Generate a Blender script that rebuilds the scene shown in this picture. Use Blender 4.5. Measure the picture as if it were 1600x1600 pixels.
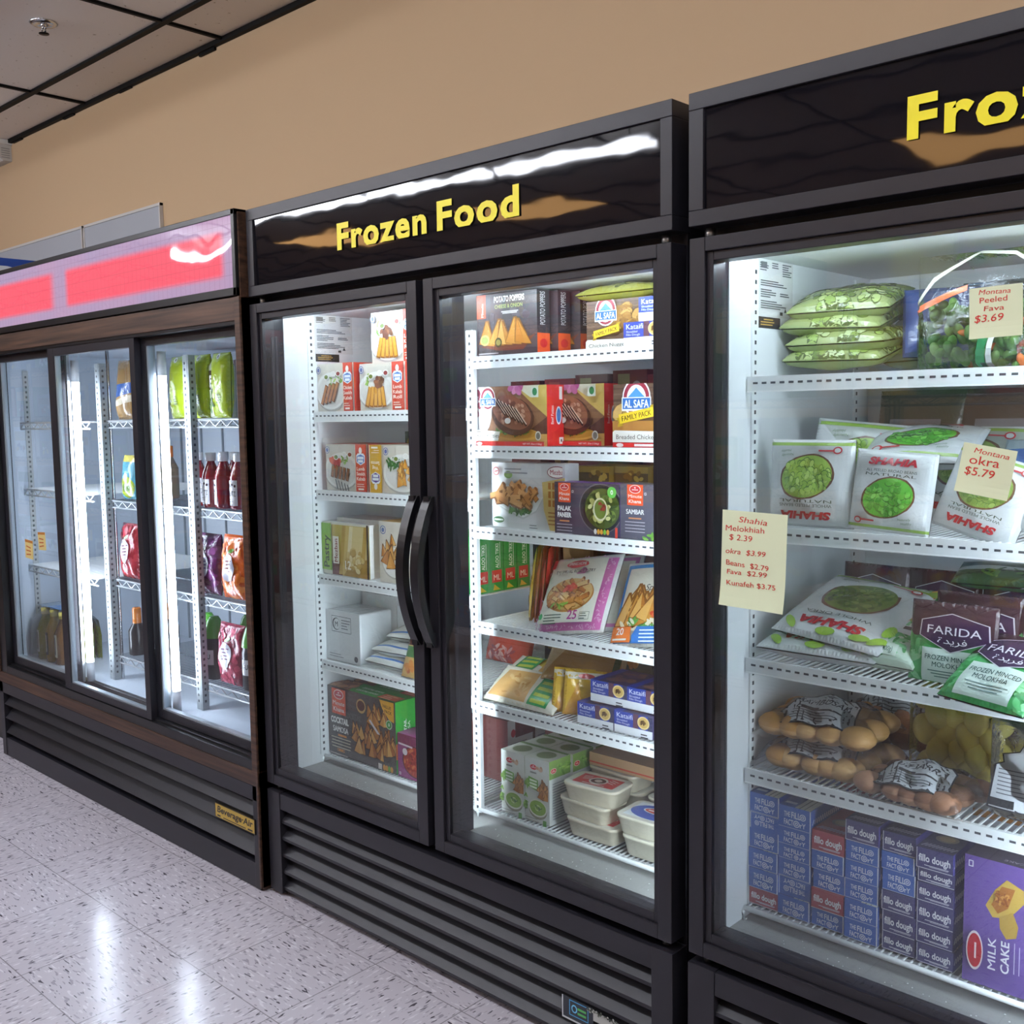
import bpy, bmesh, math, random
from mathutils import Matrix, Vector, Euler
from mathutils.geometry import tessellate_polygon

SC = bpy.context.scene
COL = SC.collection
for _o in list(bpy.data.objects):
    bpy.data.objects.remove(_o)
PI = math.pi

# ------------------------------------------------------------------ camera, world, lights, exposure
def make_camera():
    yaw, pitch, roll = -.7529, -.0933, -.0148
    cy, sy, cp, sp = math.cos(yaw), math.sin(yaw), math.cos(pitch), math.sin(pitch)
    fwd = Vector((sy*cp, cy*cp, sp)); right = Vector((cy, -sy, 0)); up = right.cross(fwd)
    c, s = math.cos(roll), math.sin(roll)
    r2 = right*c + up*s; u2 = up*c - right*s
    cam = bpy.data.cameras.new('camera'); cam.sensor_width = 36; cam.lens = 36*1618.3/1600
    cam.clip_start = .02
    o = bpy.data.objects.new('camera', cam); COL.objects.link(o)
    m = Matrix((r2, u2, -fwd)).transposed().to_4x4(); m.translation = (2.4609, -1.5958, 1.3442)
    o.matrix_world = m
    SC.camera = o
make_camera()
WORLD = bpy.data.worlds.new('world'); SC.world = WORLD; WORLD.use_nodes = True
WORLD.node_tree.nodes['Background'].inputs[0].default_value = (.8, .85, 1, 1)
WORLD.node_tree.nodes['Background'].inputs[1].default_value = .05
SC.view_settings.view_transform = 'Standard'; SC.view_settings.look = 'None'
SC.view_settings.gamma = 1; SC.view_settings.use_curve_mapping = False
SC.view_settings.exposure = 0.12
STRIP_POWER = 46.0      # ceiling strip lights
TUBE_POWER = 48.0       # tubes inside the freezers
COOLER_TUBE = 36.0
AMBER_POWER = 12.0
# strip lights are ceiling fixtures built further down (their light stays in their builder)
SC.cycles.max_bounces = 8; SC.cycles.transparent_max_bounces = 24
SC.cycles.sample_clamp_indirect = 6

# ------------------------------------------------------------------ helpers
def lin(h):
    if not isinstance(h, str):
        return tuple(h)[:3] + (1,)
    v = []
    for i in (0, 2, 4):
        c = int(h[i:i+2], 16)/255
        v.append(c/12.92 if c <= .04045 else ((c+.055)/1.055)**2.4)
    return (v[0], v[1], v[2], 1)

def new_mat(name):
    m = bpy.data.materials.new(name); m.use_nodes = True
    nt = m.node_tree
    return m, nt, nt.nodes['Principled BSDF']

def N(nt, kind, **kw):
    n = nt.nodes.new(kind)
    for k, v in kw.items():
        if k.startswith('i_'):
            key = k[2:]
            n.inputs[int(key) if key.isdigit() else key].default_value = v
        else:
            setattr(n, k, v)
    return n

def L(nt, a, b): nt.links.new(a, b)

def simple(name, col, rough=.5, metal=0, spec=.5, bump=0, bscale=200, var=0):
    m, nt, p = new_mat(name)
    p.inputs['Base Color'].default_value = lin(col); p.inputs['Roughness'].default_value = rough
    p.inputs['Metallic'].default_value = metal; p.inputs['Specular IOR Level'].default_value = spec
    if bump or var:
        tc = N(nt, 'ShaderNodeTexCoord')
        n = N(nt, 'ShaderNodeTexNoise'); n.inputs['Scale'].default_value = bscale; n.inputs['Detail'].default_value = 3
        L(nt, tc.outputs['Object'], n.inputs['Vector'])
        if bump:
            b = N(nt, 'ShaderNodeBump'); b.inputs['Strength'].default_value = bump; b.inputs['Distance'].default_value = .002
            L(nt, n.outputs[0], b.inputs['Height']); L(nt, b.outputs[0], p.inputs['Normal'])
        if var:
            r = N(nt, 'ShaderNodeMapRange'); r.inputs[3].default_value = rough-var; r.inputs[4].default_value = rough+var
            L(nt, n.outputs[0], r.inputs[0]); L(nt, r.outputs[0], p.inputs['Roughness'])
    return m

def printed(name, rough, bump=0, bscale=60, coat=0, dist=.004):
    m, nt, p = new_mat(name)
    a = N(nt, 'ShaderNodeAttribute', attribute_name='Col')
    L(nt, a.outputs['Color'], p.inputs['Base Color'])
    p.inputs['Roughness'].default_value = rough
    p.inputs['Coat Weight'].default_value = coat; p.inputs['Coat Roughness'].default_value = .08
    if bump:
        tc = N(nt, 'ShaderNodeTexCoord')
        n = N(nt, 'ShaderNodeTexNoise'); n.inputs['Scale'].default_value = bscale; n.inputs['Detail'].default_value = 4
        n.inputs['Distortion'].default_value = 1.2
        b = N(nt, 'ShaderNodeBump'); b.inputs['Strength'].default_value = bump; b.inputs['Distance'].default_value = dist
        L(nt, tc.outputs['Object'], n.inputs['Vector']); L(nt, n.outputs[0], b.inputs['Height'])
        L(nt, b.outputs[0], p.inputs['Normal']); L(nt, b.outputs[0], p.inputs['Coat Normal'])
    return m

def see_through(name, tint, k, rough=.0, bump=0, bscale=40, haze=0):
    """thin clear sheet: clear transmission plus mirror reflection by Fresnel"""
    m = bpy.data.materials.new(name); m.use_nodes = True
    nt = m.node_tree; nt.nodes.clear()
    out = N(nt, 'ShaderNodeOutputMaterial')
    tr = N(nt, 'ShaderNodeBsdfTransparent'); tr.inputs[0].default_value = lin(tint)
    gl = N(nt, 'ShaderNodeBsdfGlossy'); gl.inputs['Roughness'].default_value = rough
    fr = N(nt, 'ShaderNodeFresnel'); fr.inputs[0].default_value = 1.5
    mu = N(nt, 'ShaderNodeMath', operation='MULTIPLY'); mu.inputs[1].default_value = k; mu.use_clamp = True
    L(nt, fr.outputs[0], mu.inputs[0])
    mx = N(nt, 'ShaderNodeMixShader'); L(nt, mu.outputs[0], mx.inputs[0]); L(nt, gl.outputs[0], mx.inputs[2])
    base = tr.outputs[0]
    if bump or haze:
        tc = N(nt, 'ShaderNodeTexCoord')
        n = N(nt, 'ShaderNodeTexNoise'); n.inputs['Scale'].default_value = bscale; n.inputs['Detail'].default_value = 4
        L(nt, tc.outputs['Object'], n.inputs['Vector'])
    if bump:
        b = N(nt, 'ShaderNodeBump'); b.inputs['Strength'].default_value = bump; b.inputs['Distance'].default_value = .004
        L(nt, n.outputs[0], b.inputs['Height']); L(nt, b.outputs[0], gl.inputs['Normal']); L(nt, b.outputs[0], fr.inputs['Normal'])
    if haze:
        di = N(nt, 'ShaderNodeBsdfTranslucent'); di.inputs[0].default_value = (.9, .95, 1, 1)
        d2 = N(nt, 'ShaderNodeBsdfDiffuse'); d2.inputs[0].default_value = (.9, .95, 1, 1)
        ad = N(nt, 'ShaderNodeMixShader'); ad.inputs[0].default_value = .5
        L(nt, di.outputs[0], ad.inputs[1]); L(nt, d2.outputs[0], ad.inputs[2])
        rg = N(nt, 'ShaderNodeMapRange'); rg.inputs[1].default_value = .3; rg.inputs[2].default_value = .75
        rg.inputs[3].default_value = haze*.5; rg.inputs[4].default_value = haze*1.5
        L(nt, n.outputs[0], rg.inputs[0])
        m2 = N(nt, 'ShaderNodeMixShader'); L(nt, rg.outputs[0], m2.inputs[0]); L(nt, tr.outputs[0], m2.inputs[1]); L(nt, ad.outputs[0], m2.inputs[2])
        base = m2.outputs[0]
    L(nt, base, mx.inputs[1]); L(nt, mx.outputs[0], out.inputs[0])
    return m

def emitter(name, col, power):
    m = bpy.data.materials.new(name); m.use_nodes = True
    nt = m.node_tree; nt.nodes.clear()
    out = N(nt, 'ShaderNodeOutputMaterial'); e = N(nt, 'ShaderNodeEmission')
    e.inputs[0].default_value = lin(col); e.inputs[1].default_value = power
    L(nt, e.outputs[0], out.inputs[0])
    return m

# ------------------------------------------------------------------ materials
BLACK = simple('satin_black_metal', '242329', .36, 0, .4, .03, 900)
BLACKD = simple('black_gasket', '101013', .55)
BLACKG = simple('black_plastic_gloss', '131316', .3)
LINER = simple('white_liner', 'eceff0', .4, 0, .4, .02, 300)
LFLOOR = simple('grey_liner_floor', '9b9a97', .5, 0, .5, .1, 60, .15)
WHITEM = simple('white_coated_wire', 'eef0ef', .35)
GREYM = simple('grey_coated_wire', 'aeb2b4', .35, .3)
CHROME = simple('chrome', 'c8ccd0', .18, 1)
STEEL = simple('brushed_steel', 'a8a8a6', .35, 1)
CARTON = printed('printed_carton', .38, .05, 25)
FILMP = printed('printed_film', .22, .45, 38, .3)
PAPER = printed('paper', .7)
MATTE = printed('matte_food', .55, .25, 120)
GLASS = see_through('clear_glass', 'f6faf8', 1.5)
GLASSF = see_through('slightly_fogged_glass', 'f5f9f8', 1.6, 0, 0, 7, .008)
CLEAR = see_through('clear_film', 'f6f6f4', 1.1, .1, .8, 55)
TUBE = emitter('freezer_tube_light', 'e2eeff', TUBE_POWER)
COOLT = emitter('cooler_tube_light', 'dfeaff', COOLER_TUBE)
STRIP = emitter('strip_light_diffuser', 'f1f5ff', STRIP_POWER)
AMBER = emitter('amber_panel_light', 'e8b070', AMBER_POWER)

def wavy_acrylic():
    m, nt, p = new_mat('wavy_black_acrylic')
    p.inputs['Base Color'].default_value = lin('121116'); p.inputs['Roughness'].default_value = .03
    p.inputs['Specular IOR Level'].default_value = .3
    tc = N(nt, 'ShaderNodeTexCoord'); mp = N(nt, 'ShaderNodeMapping'); mp.inputs['Scale'].default_value = (5.5, 1, 9)
    n = N(nt, 'ShaderNodeTexNoise'); n.inputs['Scale'].default_value = 1; n.inputs['Detail'].default_value = 1.5
    b = N(nt, 'ShaderNodeBump'); b.inputs['Strength'].default_value = 1; b.inputs['Distance'].default_value = .0006
    L(nt, tc.outputs['Object'], mp.inputs[0]); L(nt, mp.outputs[0], n.inputs['Vector']); L(nt, n.outputs[0], b.inputs['Height'])
    L(nt, b.outputs[0], p.inputs['Normal'])
    return m
ACRYL = wavy_acrylic()

def wood_mat():
    m, nt, p = new_mat('brown_wood_grain')
    tc = N(nt, 'ShaderNodeTexCoord'); mp = N(nt, 'ShaderNodeMapping'); mp.inputs['Scale'].default_value = (2, 30, 60)
    n = N(nt, 'ShaderNodeTexNoise'); n.inputs['Scale'].default_value = 1.4; n.inputs['Detail'].default_value = 5
    r = N(nt, 'ShaderNodeValToRGB'); r.color_ramp.elements[0].position = .35; r.color_ramp.elements[1].position = .7
    r.color_ramp.elements[0].color = lin('2e1e16'); r.color_ramp.elements[1].color = lin('5e4231')
    L(nt, tc.outputs['Object'], mp.inputs[0]); L(nt, mp.outputs[0], n.inputs['Vector']); L(nt, n.outputs[0], r.inputs[0])
    L(nt, r.outputs[0], p.inputs['Base Color']); p.inputs['Roughness'].default_value = .45
    return m
WOOD = wood_mat()

def floor_mat():
    m, nt, p = new_mat('streaked_vinyl_tile')
    geo = N(nt, 'ShaderNodeNewGeometry')
    sub = N(nt, 'ShaderNodeVectorMath', operation='SUBTRACT'); sub.inputs[1].default_value = (.229, -.361, 0)
    L(nt, geo.outputs['Position'], sub.inputs[0])
    sx = N(nt, 'ShaderNodeSeparateXYZ'); L(nt, sub.outputs[0], sx.inputs[0])
    fl, fr = [], []
    for i in (0, 1):
        d = N(nt, 'ShaderNodeMath', operation='DIVIDE'); d.inputs[1].default_value = .3048; L(nt, sx.outputs[i], d.inputs[0])
        f = N(nt, 'ShaderNodeMath', operation='FLOOR'); L(nt, d.outputs[0], f.inputs[0]); fl.append(f)
        g = N(nt, 'ShaderNodeMath', operation='FRACT'); L(nt, d.outputs[0], g.inputs[0])
        pp = N(nt, 'ShaderNodeMath', operation='PINGPONG'); pp.inputs[1].default_value = .5; L(nt, d.outputs[0], pp.inputs[0]); fr.append(pp)
    ad = N(nt, 'ShaderNodeMath', operation='ADD'); L(nt, fl[0].outputs[0], ad.inputs[0]); L(nt, fl[1].outputs[0], ad.inputs[1])
    md = N(nt, 'ShaderNodeMath', operation='FLOORED_MODULO'); md.inputs[1].default_value = 2; L(nt, ad.outputs[0], md.inputs[0])
    sc = []
    for s in ((31, 120, 1), (120, 31, 1)):
        q = N(nt, 'ShaderNodeVectorMath', operation='MULTIPLY'); q.inputs[1].default_value = s
        L(nt, geo.outputs['Position'], q.inputs[0]); sc.append(q)
    mix = N(nt, 'ShaderNodeMix', data_type='VECTOR'); L(nt, md.outputs[0], mix.inputs[0])
    L(nt, sc[0].outputs[0], mix.inputs[4]); L(nt, sc[1].outputs[0], mix.inputs[5])
    def fleck(off, lo, hi, scale=1.0):
        a = N(nt, 'ShaderNodeVectorMath', operation='ADD'); a.inputs[1].default_value = (off, off*1.7, off)
        L(nt, mix.outputs[1], a.inputs[0])
        n = N(nt, 'ShaderNodeTexNoise'); n.inputs['Scale'].default_value = scale; n.inputs['Detail'].default_value = 1
        L(nt, a.outputs[0], n.inputs['Vector'])
        r = N(nt, 'ShaderNodeMapRange'); r.inputs[1].default_value = lo; r.inputs[2].default_value = hi
        L(nt, n.outputs[0], r.inputs[0]); return r
    base = N(nt, 'ShaderNodeMix', data_type='RGBA'); base.inputs[6].default_value = lin('c0bac2'); base.inputs[7].default_value = lin('cdc8d0')
    nz = N(nt, 'ShaderNodeTexNoise'); nz.inputs['Scale'].default_value = 1.7; L(nt, geo.outputs['Position'], nz.inputs['Vector'])
    L(nt, nz.outputs[0], base.inputs[0])
    cur = base.outputs[2]
    for off, lo, hi, c, am in ((0, .615, .66, 'e2dfe4', .75), (31, .62, .66, '96909a', .8), (77, .66, .69, '4a454c', .95)):
        f = fleck(off, lo, hi)
        k = N(nt, 'ShaderNodeMath', operation='MULTIPLY'); k.inputs[1].default_value = am; L(nt, f.outputs[0], k.inputs[0])
        mx = N(nt, 'ShaderNodeMix', data_type='RGBA'); mx.inputs[7].default_value = lin(c)
        L(nt, k.outputs[0], mx.inputs[0]); L(nt, cur, mx.inputs[6]); cur = mx.outputs[2]
    mn = N(nt, 'ShaderNodeMath', operation='MINIMUM'); L(nt, fr[0].outputs[0], mn.inputs[0]); L(nt, fr[1].outputs[0], mn.inputs[1])
    ln = N(nt, 'ShaderNodeMapRange'); ln.inputs[1].default_value = .0025; ln.inputs[2].default_value = .006
    ln.inputs[3].default_value = .75; ln.inputs[4].default_value = 0
    L(nt, mn.outputs[0], ln.inputs[0])
    mx = N(nt, 'ShaderNodeMix', data_type='RGBA'); mx.inputs[7].default_value = lin('6d676a')
    L(nt, ln.outputs[0], mx.inputs[0]); L(nt, cur, mx.inputs[6])
    L(nt, mx.outputs[2], p.inputs['Base Color'])
    p.inputs['Roughness'].default_value = .19; p.inputs['Specular IOR Level'].default_value = .42
    b = N(nt, 'ShaderNodeBump'); b.inputs['Strength'].default_value = .25; b.inputs['Distance'].default_value = .003
    n2 = N(nt, 'ShaderNodeTexNoise'); n2.inputs['Scale'].default_value = 14; L(nt, geo.outputs['Position'], n2.inputs['Vector'])
    L(nt, n2.outputs[0], b.inputs['Height']); L(nt, b.outputs[0], p.inputs['Normal'])
    return m
FLOORM = floor_mat()
WALLM = simple('tan_wall_paint', 'c8ab88', .75, 0, .3, .12, 160)
def ceil_mat():
    m, nt, p = new_mat('speckled_ceiling_tile')
    geo = N(nt, 'ShaderNodeNewGeometry')
    n = N(nt, 'ShaderNodeTexNoise'); n.inputs['Scale'].default_value = 42; n.inputs['Detail'].default_value = 3
    L(nt, geo.outputs['Position'], n.inputs['Vector'])
    r = N(nt, 'ShaderNodeValToRGB'); r.color_ramp.elements[0].position = .27; r.color_ramp.elements[1].position = .33
    r.color_ramp.elements[0].color = lin('c2bab2'); r.color_ramp.elements[1].color = lin('f8f5f1')
    L(nt, n.outputs[0], r.inputs[0]); L(nt, r.outputs[0], p.inputs['Base Color']); p.inputs['Roughness'].default_value = .9
    return m
CEILM = ceil_mat()
TEEM = simple('black_ceiling_tee', '040405', .6, 0, .2)

# ------------------------------------------------------------------ mesh builder
class M:
    def __init__(s): s.v = []; s.f = []; s.c = []; s.m = []; s.s = []
    def face(s, pts, col='ffffff', mi=0, sm=False):
        n = len(s.v); s.v.extend([tuple(p) for p in pts]); s.f.append(tuple(range(n, n+len(pts))))
        s.c.append(lin(col)); s.m.append(mi); s.s.append(sm)
    def grid(s, P, nu, nv, col, mi=0, sm=True, wrap=False):
        n = len(s.v); s.v.extend([tuple(p) for row in P for p in row])
        for i in range(nu-1+(1 if wrap else 0)):
            for j in range(nv-1):
                a, b = i % nu, (i+1) % nu
                s.f.append((n+a*nv+j, n+b*nv+j, n+b*nv+j+1, n+a*nv+j+1))
                s.c.append(lin(col(i, j) if callable(col) else col)); s.m.append(mi); s.s.append(sm)
    def box(s, x0, x1, y0, y1, z0, z1, col='ffffff', mi=0):
        n = len(s.v)
        s.v.extend([(x, y, z) for z in (z0, z1) for x, y in ((x0, y0), (x1, y0), (x1, y1), (x0, y1))])
        for q in ((0, 3, 2, 1), (4, 5, 6, 7), (0, 1, 5, 4), (1, 2, 6, 5), (2, 3, 7, 6), (3, 0, 4, 7)):
            s.f.append(tuple(n+i for i in q)); s.c.append(lin(col)); s.m.append(mi); s.s.append(False)
    def tube(s, pts, r, col='ffffff', k=6, mi=0, cap=True):
        pts = [Vector(p) for p in pts]; P = []
        for i, p in enumerate(pts):
            d = (pts[min(i+1, len(pts)-1)]-pts[max(i-1, 0)]).normalized()
            a = d.cross(Vector((0, 0, 1)))
            if a.length < .1: a = d.cross(Vector((1, 0, 0)))
            a.normalize(); b = d.cross(a)
            P.append([p+(a*math.cos(2*PI*j/k+PI/4)+b*math.sin(2*PI*j/k+PI/4))*r for j in range(k)])
        n = len(s.v); s.v.extend([tuple(q) for row in P for q in row])
        for i in range(len(pts)-1):
            for j in range(k):
                s.f.append((n+i*k+j, n+i*k+(j+1) % k, n+(i+1)*k+(j+1) % k, n+(i+1)*k+j)); s.c.append(lin(col)); s.m.append(mi); s.s.append(k > 4)
        if cap:
            s.f.append(tuple(n+j for j in range(k))[::-1]); s.f.append(tuple(n+(len(pts)-1)*k+j for j in range(k)))
            s.c += [lin(col)]*2; s.m += [mi]*2; s.s += [False]*2
    def lathe(s, prof, cx=0, cy=0, k=20, col='ffffff', mi=0):
        P = [[(cx+r*math.cos(2*PI*i/k), cy+r*math.sin(2*PI*i/k), z) for r, z in prof] for i in range(k)]
        s.grid(P, k, len(prof), (lambda i, j: col(prof[j][1]) if callable(col) else col), mi, True, True)
    def blob(s, c, r, col, k=10, j=6, rot=None, mi=0):
        P = []
        for a in range(k):
            row = []
            for b in range(j+1):
                th = PI*b/j
                q = Vector((r[0]*math.sin(th)*math.cos(2*PI*a/k), r[1]*math.sin(th)*math.sin(2*PI*a/k), -r[2]*math.cos(th)))
                if rot: q = rot @ q
                row.append(q+Vector(c))
            P.append(row)
        s.grid(P, k, j+1, col, mi, True, True)
    def build(s, name, mats, parent=None, loc=None, rot=None, bevel=0):
        me = bpy.data.meshes.new(name)
        me.from_pydata(s.v, [], s.f)
        if not isinstance(mats, (list, tuple)): mats = [mats]
        for m in mats: me.materials.append(m)
        at = me.attributes.new('Col', 'FLOAT_COLOR', 'FACE')
        at.data.foreach_set('color', [x for c in s.c for x in c])
        me.polygons.foreach_set('material_index', s.m); me.polygons.foreach_set('use_smooth', s.s)
        me.update()
        o = bpy.data.objects.new(name, me); COL.objects.link(o)
        if parent: o.parent = parent
        if loc: o.location = loc
        if rot: o.rotation_euler = rot
        if bevel:
            b = o.modifiers.new('bevel', 'BEVEL'); b.width = bevel; b.segments = 2; b.limit_method = 'ANGLE'
        return o

def empty(name, loc=(0, 0, 0), rot=(0, 0, 0)):
    o = bpy.data.objects.new(name, None); COL.objects.link(o); o.location = loc; o.rotation_euler = rot
    o.empty_display_size = .05
    return o

def tag(o, label, cat, group=None):
    o['label'] = label; o['category'] = cat
    if group: o['group'] = group
    return o

def struct(o): o['kind'] = 'structure'; return o

def clone(o, loc, label, rot=None):
    c = o.copy(); COL.objects.link(c); c.location = loc; c['label'] = label
    if rot: c.rotation_euler = rot
    for ch in o.children:
        d = ch.copy(); COL.objects.link(d); d.parent = c
    return c

# ------------------------------------------------------------------ lettering
_G = {}
def glyphs(txt, bold=0., shear=0., sp=1.):
    key = (txt, bold, shear, sp)
    if key not in _G:
        cu = bpy.data.curves.new('t', 'FONT'); cu.body = txt; cu.size = 1; cu.offset = bold; cu.shear = shear; cu.space_character = sp; cu.resolution_u = 3
        ob = bpy.data.objects.new('t', cu); COL.objects.link(ob)
        dg = bpy.context.evaluated_depsgraph_get(); dg.update()
        me = bpy.data.meshes.new_from_object(ob.evaluated_get(dg))
        vs = [(v.co.x, v.co.y) for v in me.vertices]
        tr = [[vs[i] for i in p.vertices] for p in me.polygons]
        bpy.data.objects.remove(ob); bpy.data.curves.remove(cu); bpy.data.meshes.remove(me)
        xs = [v[0] for v in vs] or [0, 1]; ys = [v[1] for v in vs] or [0, 1]
        _G[key] = (tr, min(xs), max(xs), min(ys), max(ys))
    return _G[key]

def clip_rect(pts, W, H):
    def cut(pts, ins, inter):
        out = []
        for i, p in enumerate(pts):
            q = pts[i-1]
            if ins(p):
                if not ins(q): out.append(inter(q, p))
                out.append(p)
            elif ins(q): out.append(inter(q, p))
        return out
    def at(ax, val): return lambda a, b: tuple(a[k]+(b[k]-a[k])*((val-a[ax])/((b[ax]-a[ax]) or 1e-9)) if k != ax else val for k in (0, 1))
    for ins, it in ((lambda p: p[0] >= 0, at(0, 0)), (lambda p: p[0] <= W, at(0, W)), (lambda p: p[1] >= 0, at(1, 0)), (lambda p: p[1] <= H, at(1, H))):
        if not pts: return pts
        pts = cut(pts, ins, it)
    return pts

class Art:
    """print on a face: u to the right, v up, in metres; fn maps (u, v, lift) to the thing"""
    def __init__(s, m, fn, W, H, sub=0, mi=0, flip=False, seed=1):
        s.m, s.fn, s.W, s.H, s.sub, s.mi, s.h, s.flip = m, fn, W, H, sub, mi, .0002, flip; s.z = None
        s.r = random.Random(seed); s.lift = .00006 if not sub else .00012
    def put(s, pts, col):
        if s.z: pts = [(s.z[0]+(x-s.z[0])*s.z[2], s.z[1]+(y-s.z[1])*s.z[2]) for x, y in pts]
        if s.flip: pts = [(s.W-x, s.H-y) for x, y in pts]
        pts = clip_rect(pts, s.W, s.H)
        if len(pts) < 3: return
        if not s.sub:
            s.m.face([s.fn(x, y, s.h) for x, y in pts], col, s.mi); return
        tris = [[Vector((pts[i][0], pts[i][1])) for i in t] for t in tessellate_polygon([[Vector((p[0], p[1], 0)) for p in pts]])] if len(pts) > 3 else [[Vector(p) for p in pts]]
        st = tris; n = 0
        while st and n < 4000:
            t = st.pop(); n += 1
            e = [(t[i]-t[(i+1) % 3]).length for i in range(3)]; k = e.index(max(e))
            if e[k] > s.sub:
                a, b, c = t[k], t[(k+1) % 3], t[(k+2) % 3]; mid = (a+b)/2
                st.append([a, mid, c]); st.append([mid, b, c])
            else:
                if (t[1]-t[0]).cross(t[2]-t[0]) < 0: t = t[::-1]
                s.m.face([s.fn(p.x, p.y, s.h) for p in t], col, s.mi, False)
    def poly(s, pts, col): s.h += s.lift; s.put(pts, col)
    def rect(s, x0, y0, x1, y1, col): s.poly([(x0, y0), (x1, y0), (x1, y1), (x0, y1)], col)
    def frame(s, x0, y0, x1, y1, t, col):
        s.h += s.lift
        for q in ((x0, y0, x1, y0+t), (x0, y1-t, x1, y1), (x0, y0, x0+t, y1), (x1-t, y0, x1, y1)):
            s.put([(q[0], q[1]), (q[2], q[1]), (q[2], q[3]), (q[0], q[3])], col)
    def ell(s, cx, cy, rx, ry, col, n=22, a=0, w=0):
        ca, sa = math.cos(a), math.sin(a); P = []
        for i in range(n):
            k = 1+w*s.r.uniform(-1, 1); x, y = rx*k*math.cos(2*PI*i/n), ry*k*math.sin(2*PI*i/n)
            P.append((cx+x*ca-y*sa, cy+x*sa+y*ca))
        s.poly(P, col)
    def bar(s, cx, cy, l, t, a, col, n=0):
        ca, sa = math.cos(a)/2, math.sin(a)/2
        s.poly([(cx-l*ca+t*sa, cy-l*sa-t*ca), (cx+l*ca+t*sa, cy+l*sa-t*ca), (cx+l*ca-t*sa, cy+l*sa+t*ca), (cx-l*ca-t*sa, cy-l*sa+t*ca)], col)
    def text(s, t, x, y, h, col, w=None, al='l', rot=0, bold=.015, shear=0, sp=1.):
        if bold and 'M' in t:      # thicken by a second, shifted strike
            s.text(t, x+bold*h*1.2*math.cos(rot), y+bold*h*1.2*math.sin(rot), h, col, w, al, rot, 0, shear, sp); bold = 0
        tr, x0, x1, y0, y1 = glyphs(t, bold, shear, sp)
        k = h/.72; kx = k if w is None else w/max(1e-6, x1-x0)
        tw = (x1-x0)*kx; ox = {'l': 0, 'c': -tw/2, 'r': -tw}[al]
        ca, sa = math.cos(rot), math.sin(rot); s.h += s.lift
        for p in tr:
            q = [((px-x0)*kx+ox, py*k) for px, py in p]
            s.put([(x+a*ca-b*sa, y+a*sa+b*ca) for a, b in q], col)
    def lines(s, x0, x1, y, n, step, t, col):
        for i in range(n):
            s.rect(x0, y-i*step, x0+(x1-x0)*s.r.uniform(.6, 1), y-i*step+t, col)
    def pile(s, cx, cy, rx, ry, n, size, cols, kind='ell', edge=None):
        P = []
        for i in range(n):
            a = s.r.uniform(0, 2*PI); d = math.sqrt(s.r.random())
            P.append((cx+rx*d*math.cos(a), cy+ry*d*math.sin(a)))
        P.sort(key=lambda p: -p[1]); base = s.h; cyc = 7 if s.sub else 30
        for pi, (x, y) in enumerate(P):
            s.h = base+(pi % cyc)*s.lift*2
            c = s.r.choice(cols); z = size*s.r.uniform(.75, 1.25); a = s.r.uniform(0, PI)
            if kind == 'ell':
                if edge: s.ell(x, y-z*.1, z*1.1, z*.8, edge, 9, a)
                s.ell(x, y, z, z*.68, c, 9, a)
            elif kind == 'roll':
                a = s.r.uniform(-.9, .9)+(PI if s.r.random() < .4 else 0)
                if edge: s.bar(x, y-z*.12, z*2.5, z*.95, a, edge)
                s.bar(x, y, z*2.4, z*.8, a, c); s.ell(x+1.2*z*math.cos(a), y+1.2*z*math.sin(a), z*.22, z*.4, edge or c, 8, a)
            elif kind == 'tri':
                t = s.r.uniform(-.35, .35)
                def q(px, py): return (x+z*(px*math.cos(t)-py*math.sin(t)), y+z*(px*math.sin(t)+py*math.cos(t)))
                if edge: s.poly([q(-.92, -.75), q(.92, -.75), q(.1, 1.35), q(-.1, 1.35)], edge)
                s.poly([q(-.8, -.65), q(.15, -.75), q(0, 1.2)], c); s.poly([q(.15, -.75), q(.82, -.6), q(0, 1.2)], s.r.choice(cols))
            elif kind == 'leaf':
                s.ell(x, y, z, z*.35, c, 7, a)
        s.h = base+(min(cyc, n)+1)*s.lift*2

# ------------------------------------------------------------------ generic goods
def carton(name, label, cat, x0, x1, z0, z1, y, d, col, front=None, side=None, top=None, group=None, rz=0, seed=1, sidecol=None, topcol=None):
    W, H = x1-x0, z1-z0
    m = M(); m.box(0, W, 0, d, 0, H, col)
    if sidecol: m.face([(W+.0001, 0, 0), (W+.0001, d, 0), (W+.0001, d, H), (W+.0001, 0, H)], sidecol)
    if topcol: m.face([(0, 0, H+.0001), (W, 0, H+.0001), (W, d, H+.0001), (0, d, H+.0001)], topcol)
    if front: front(Art(m, lambda u, v, h: (u, -h, v), W, H, seed=seed))
    if side: side(Art(m, lambda u, v, h: (W+h, u, v), d, H, seed=seed+1))
    if top: top(Art(m, lambda u, v, h: (u, v, H+h), W, d, seed=seed+2))
    o = m.build(name, CARTON, loc=(x0, y, z0), rot=(0, 0, rz))
    return tag(o, label, cat, group)

def pillow_fn(W, H, t, seed=1, sag=.25, wr=.08):
    r = random.Random(seed); ph = [r.uniform(0, 6) for _ in range(6)]
    def th(u, v):
        s, q = 2*u/W-1, 2*v/H-1
        a = max(0, 1-abs(s)**3)*max(0, 1-abs(q)**3)
        k = t/2*math.sqrt(a)*(1-sag*q)
        w = math.sin(6*s+4*q+ph[0])*.6+math.sin(8*q-5*s+ph[1])*.4
        return k*(1+wr*w)+.0012
    return th

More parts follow.
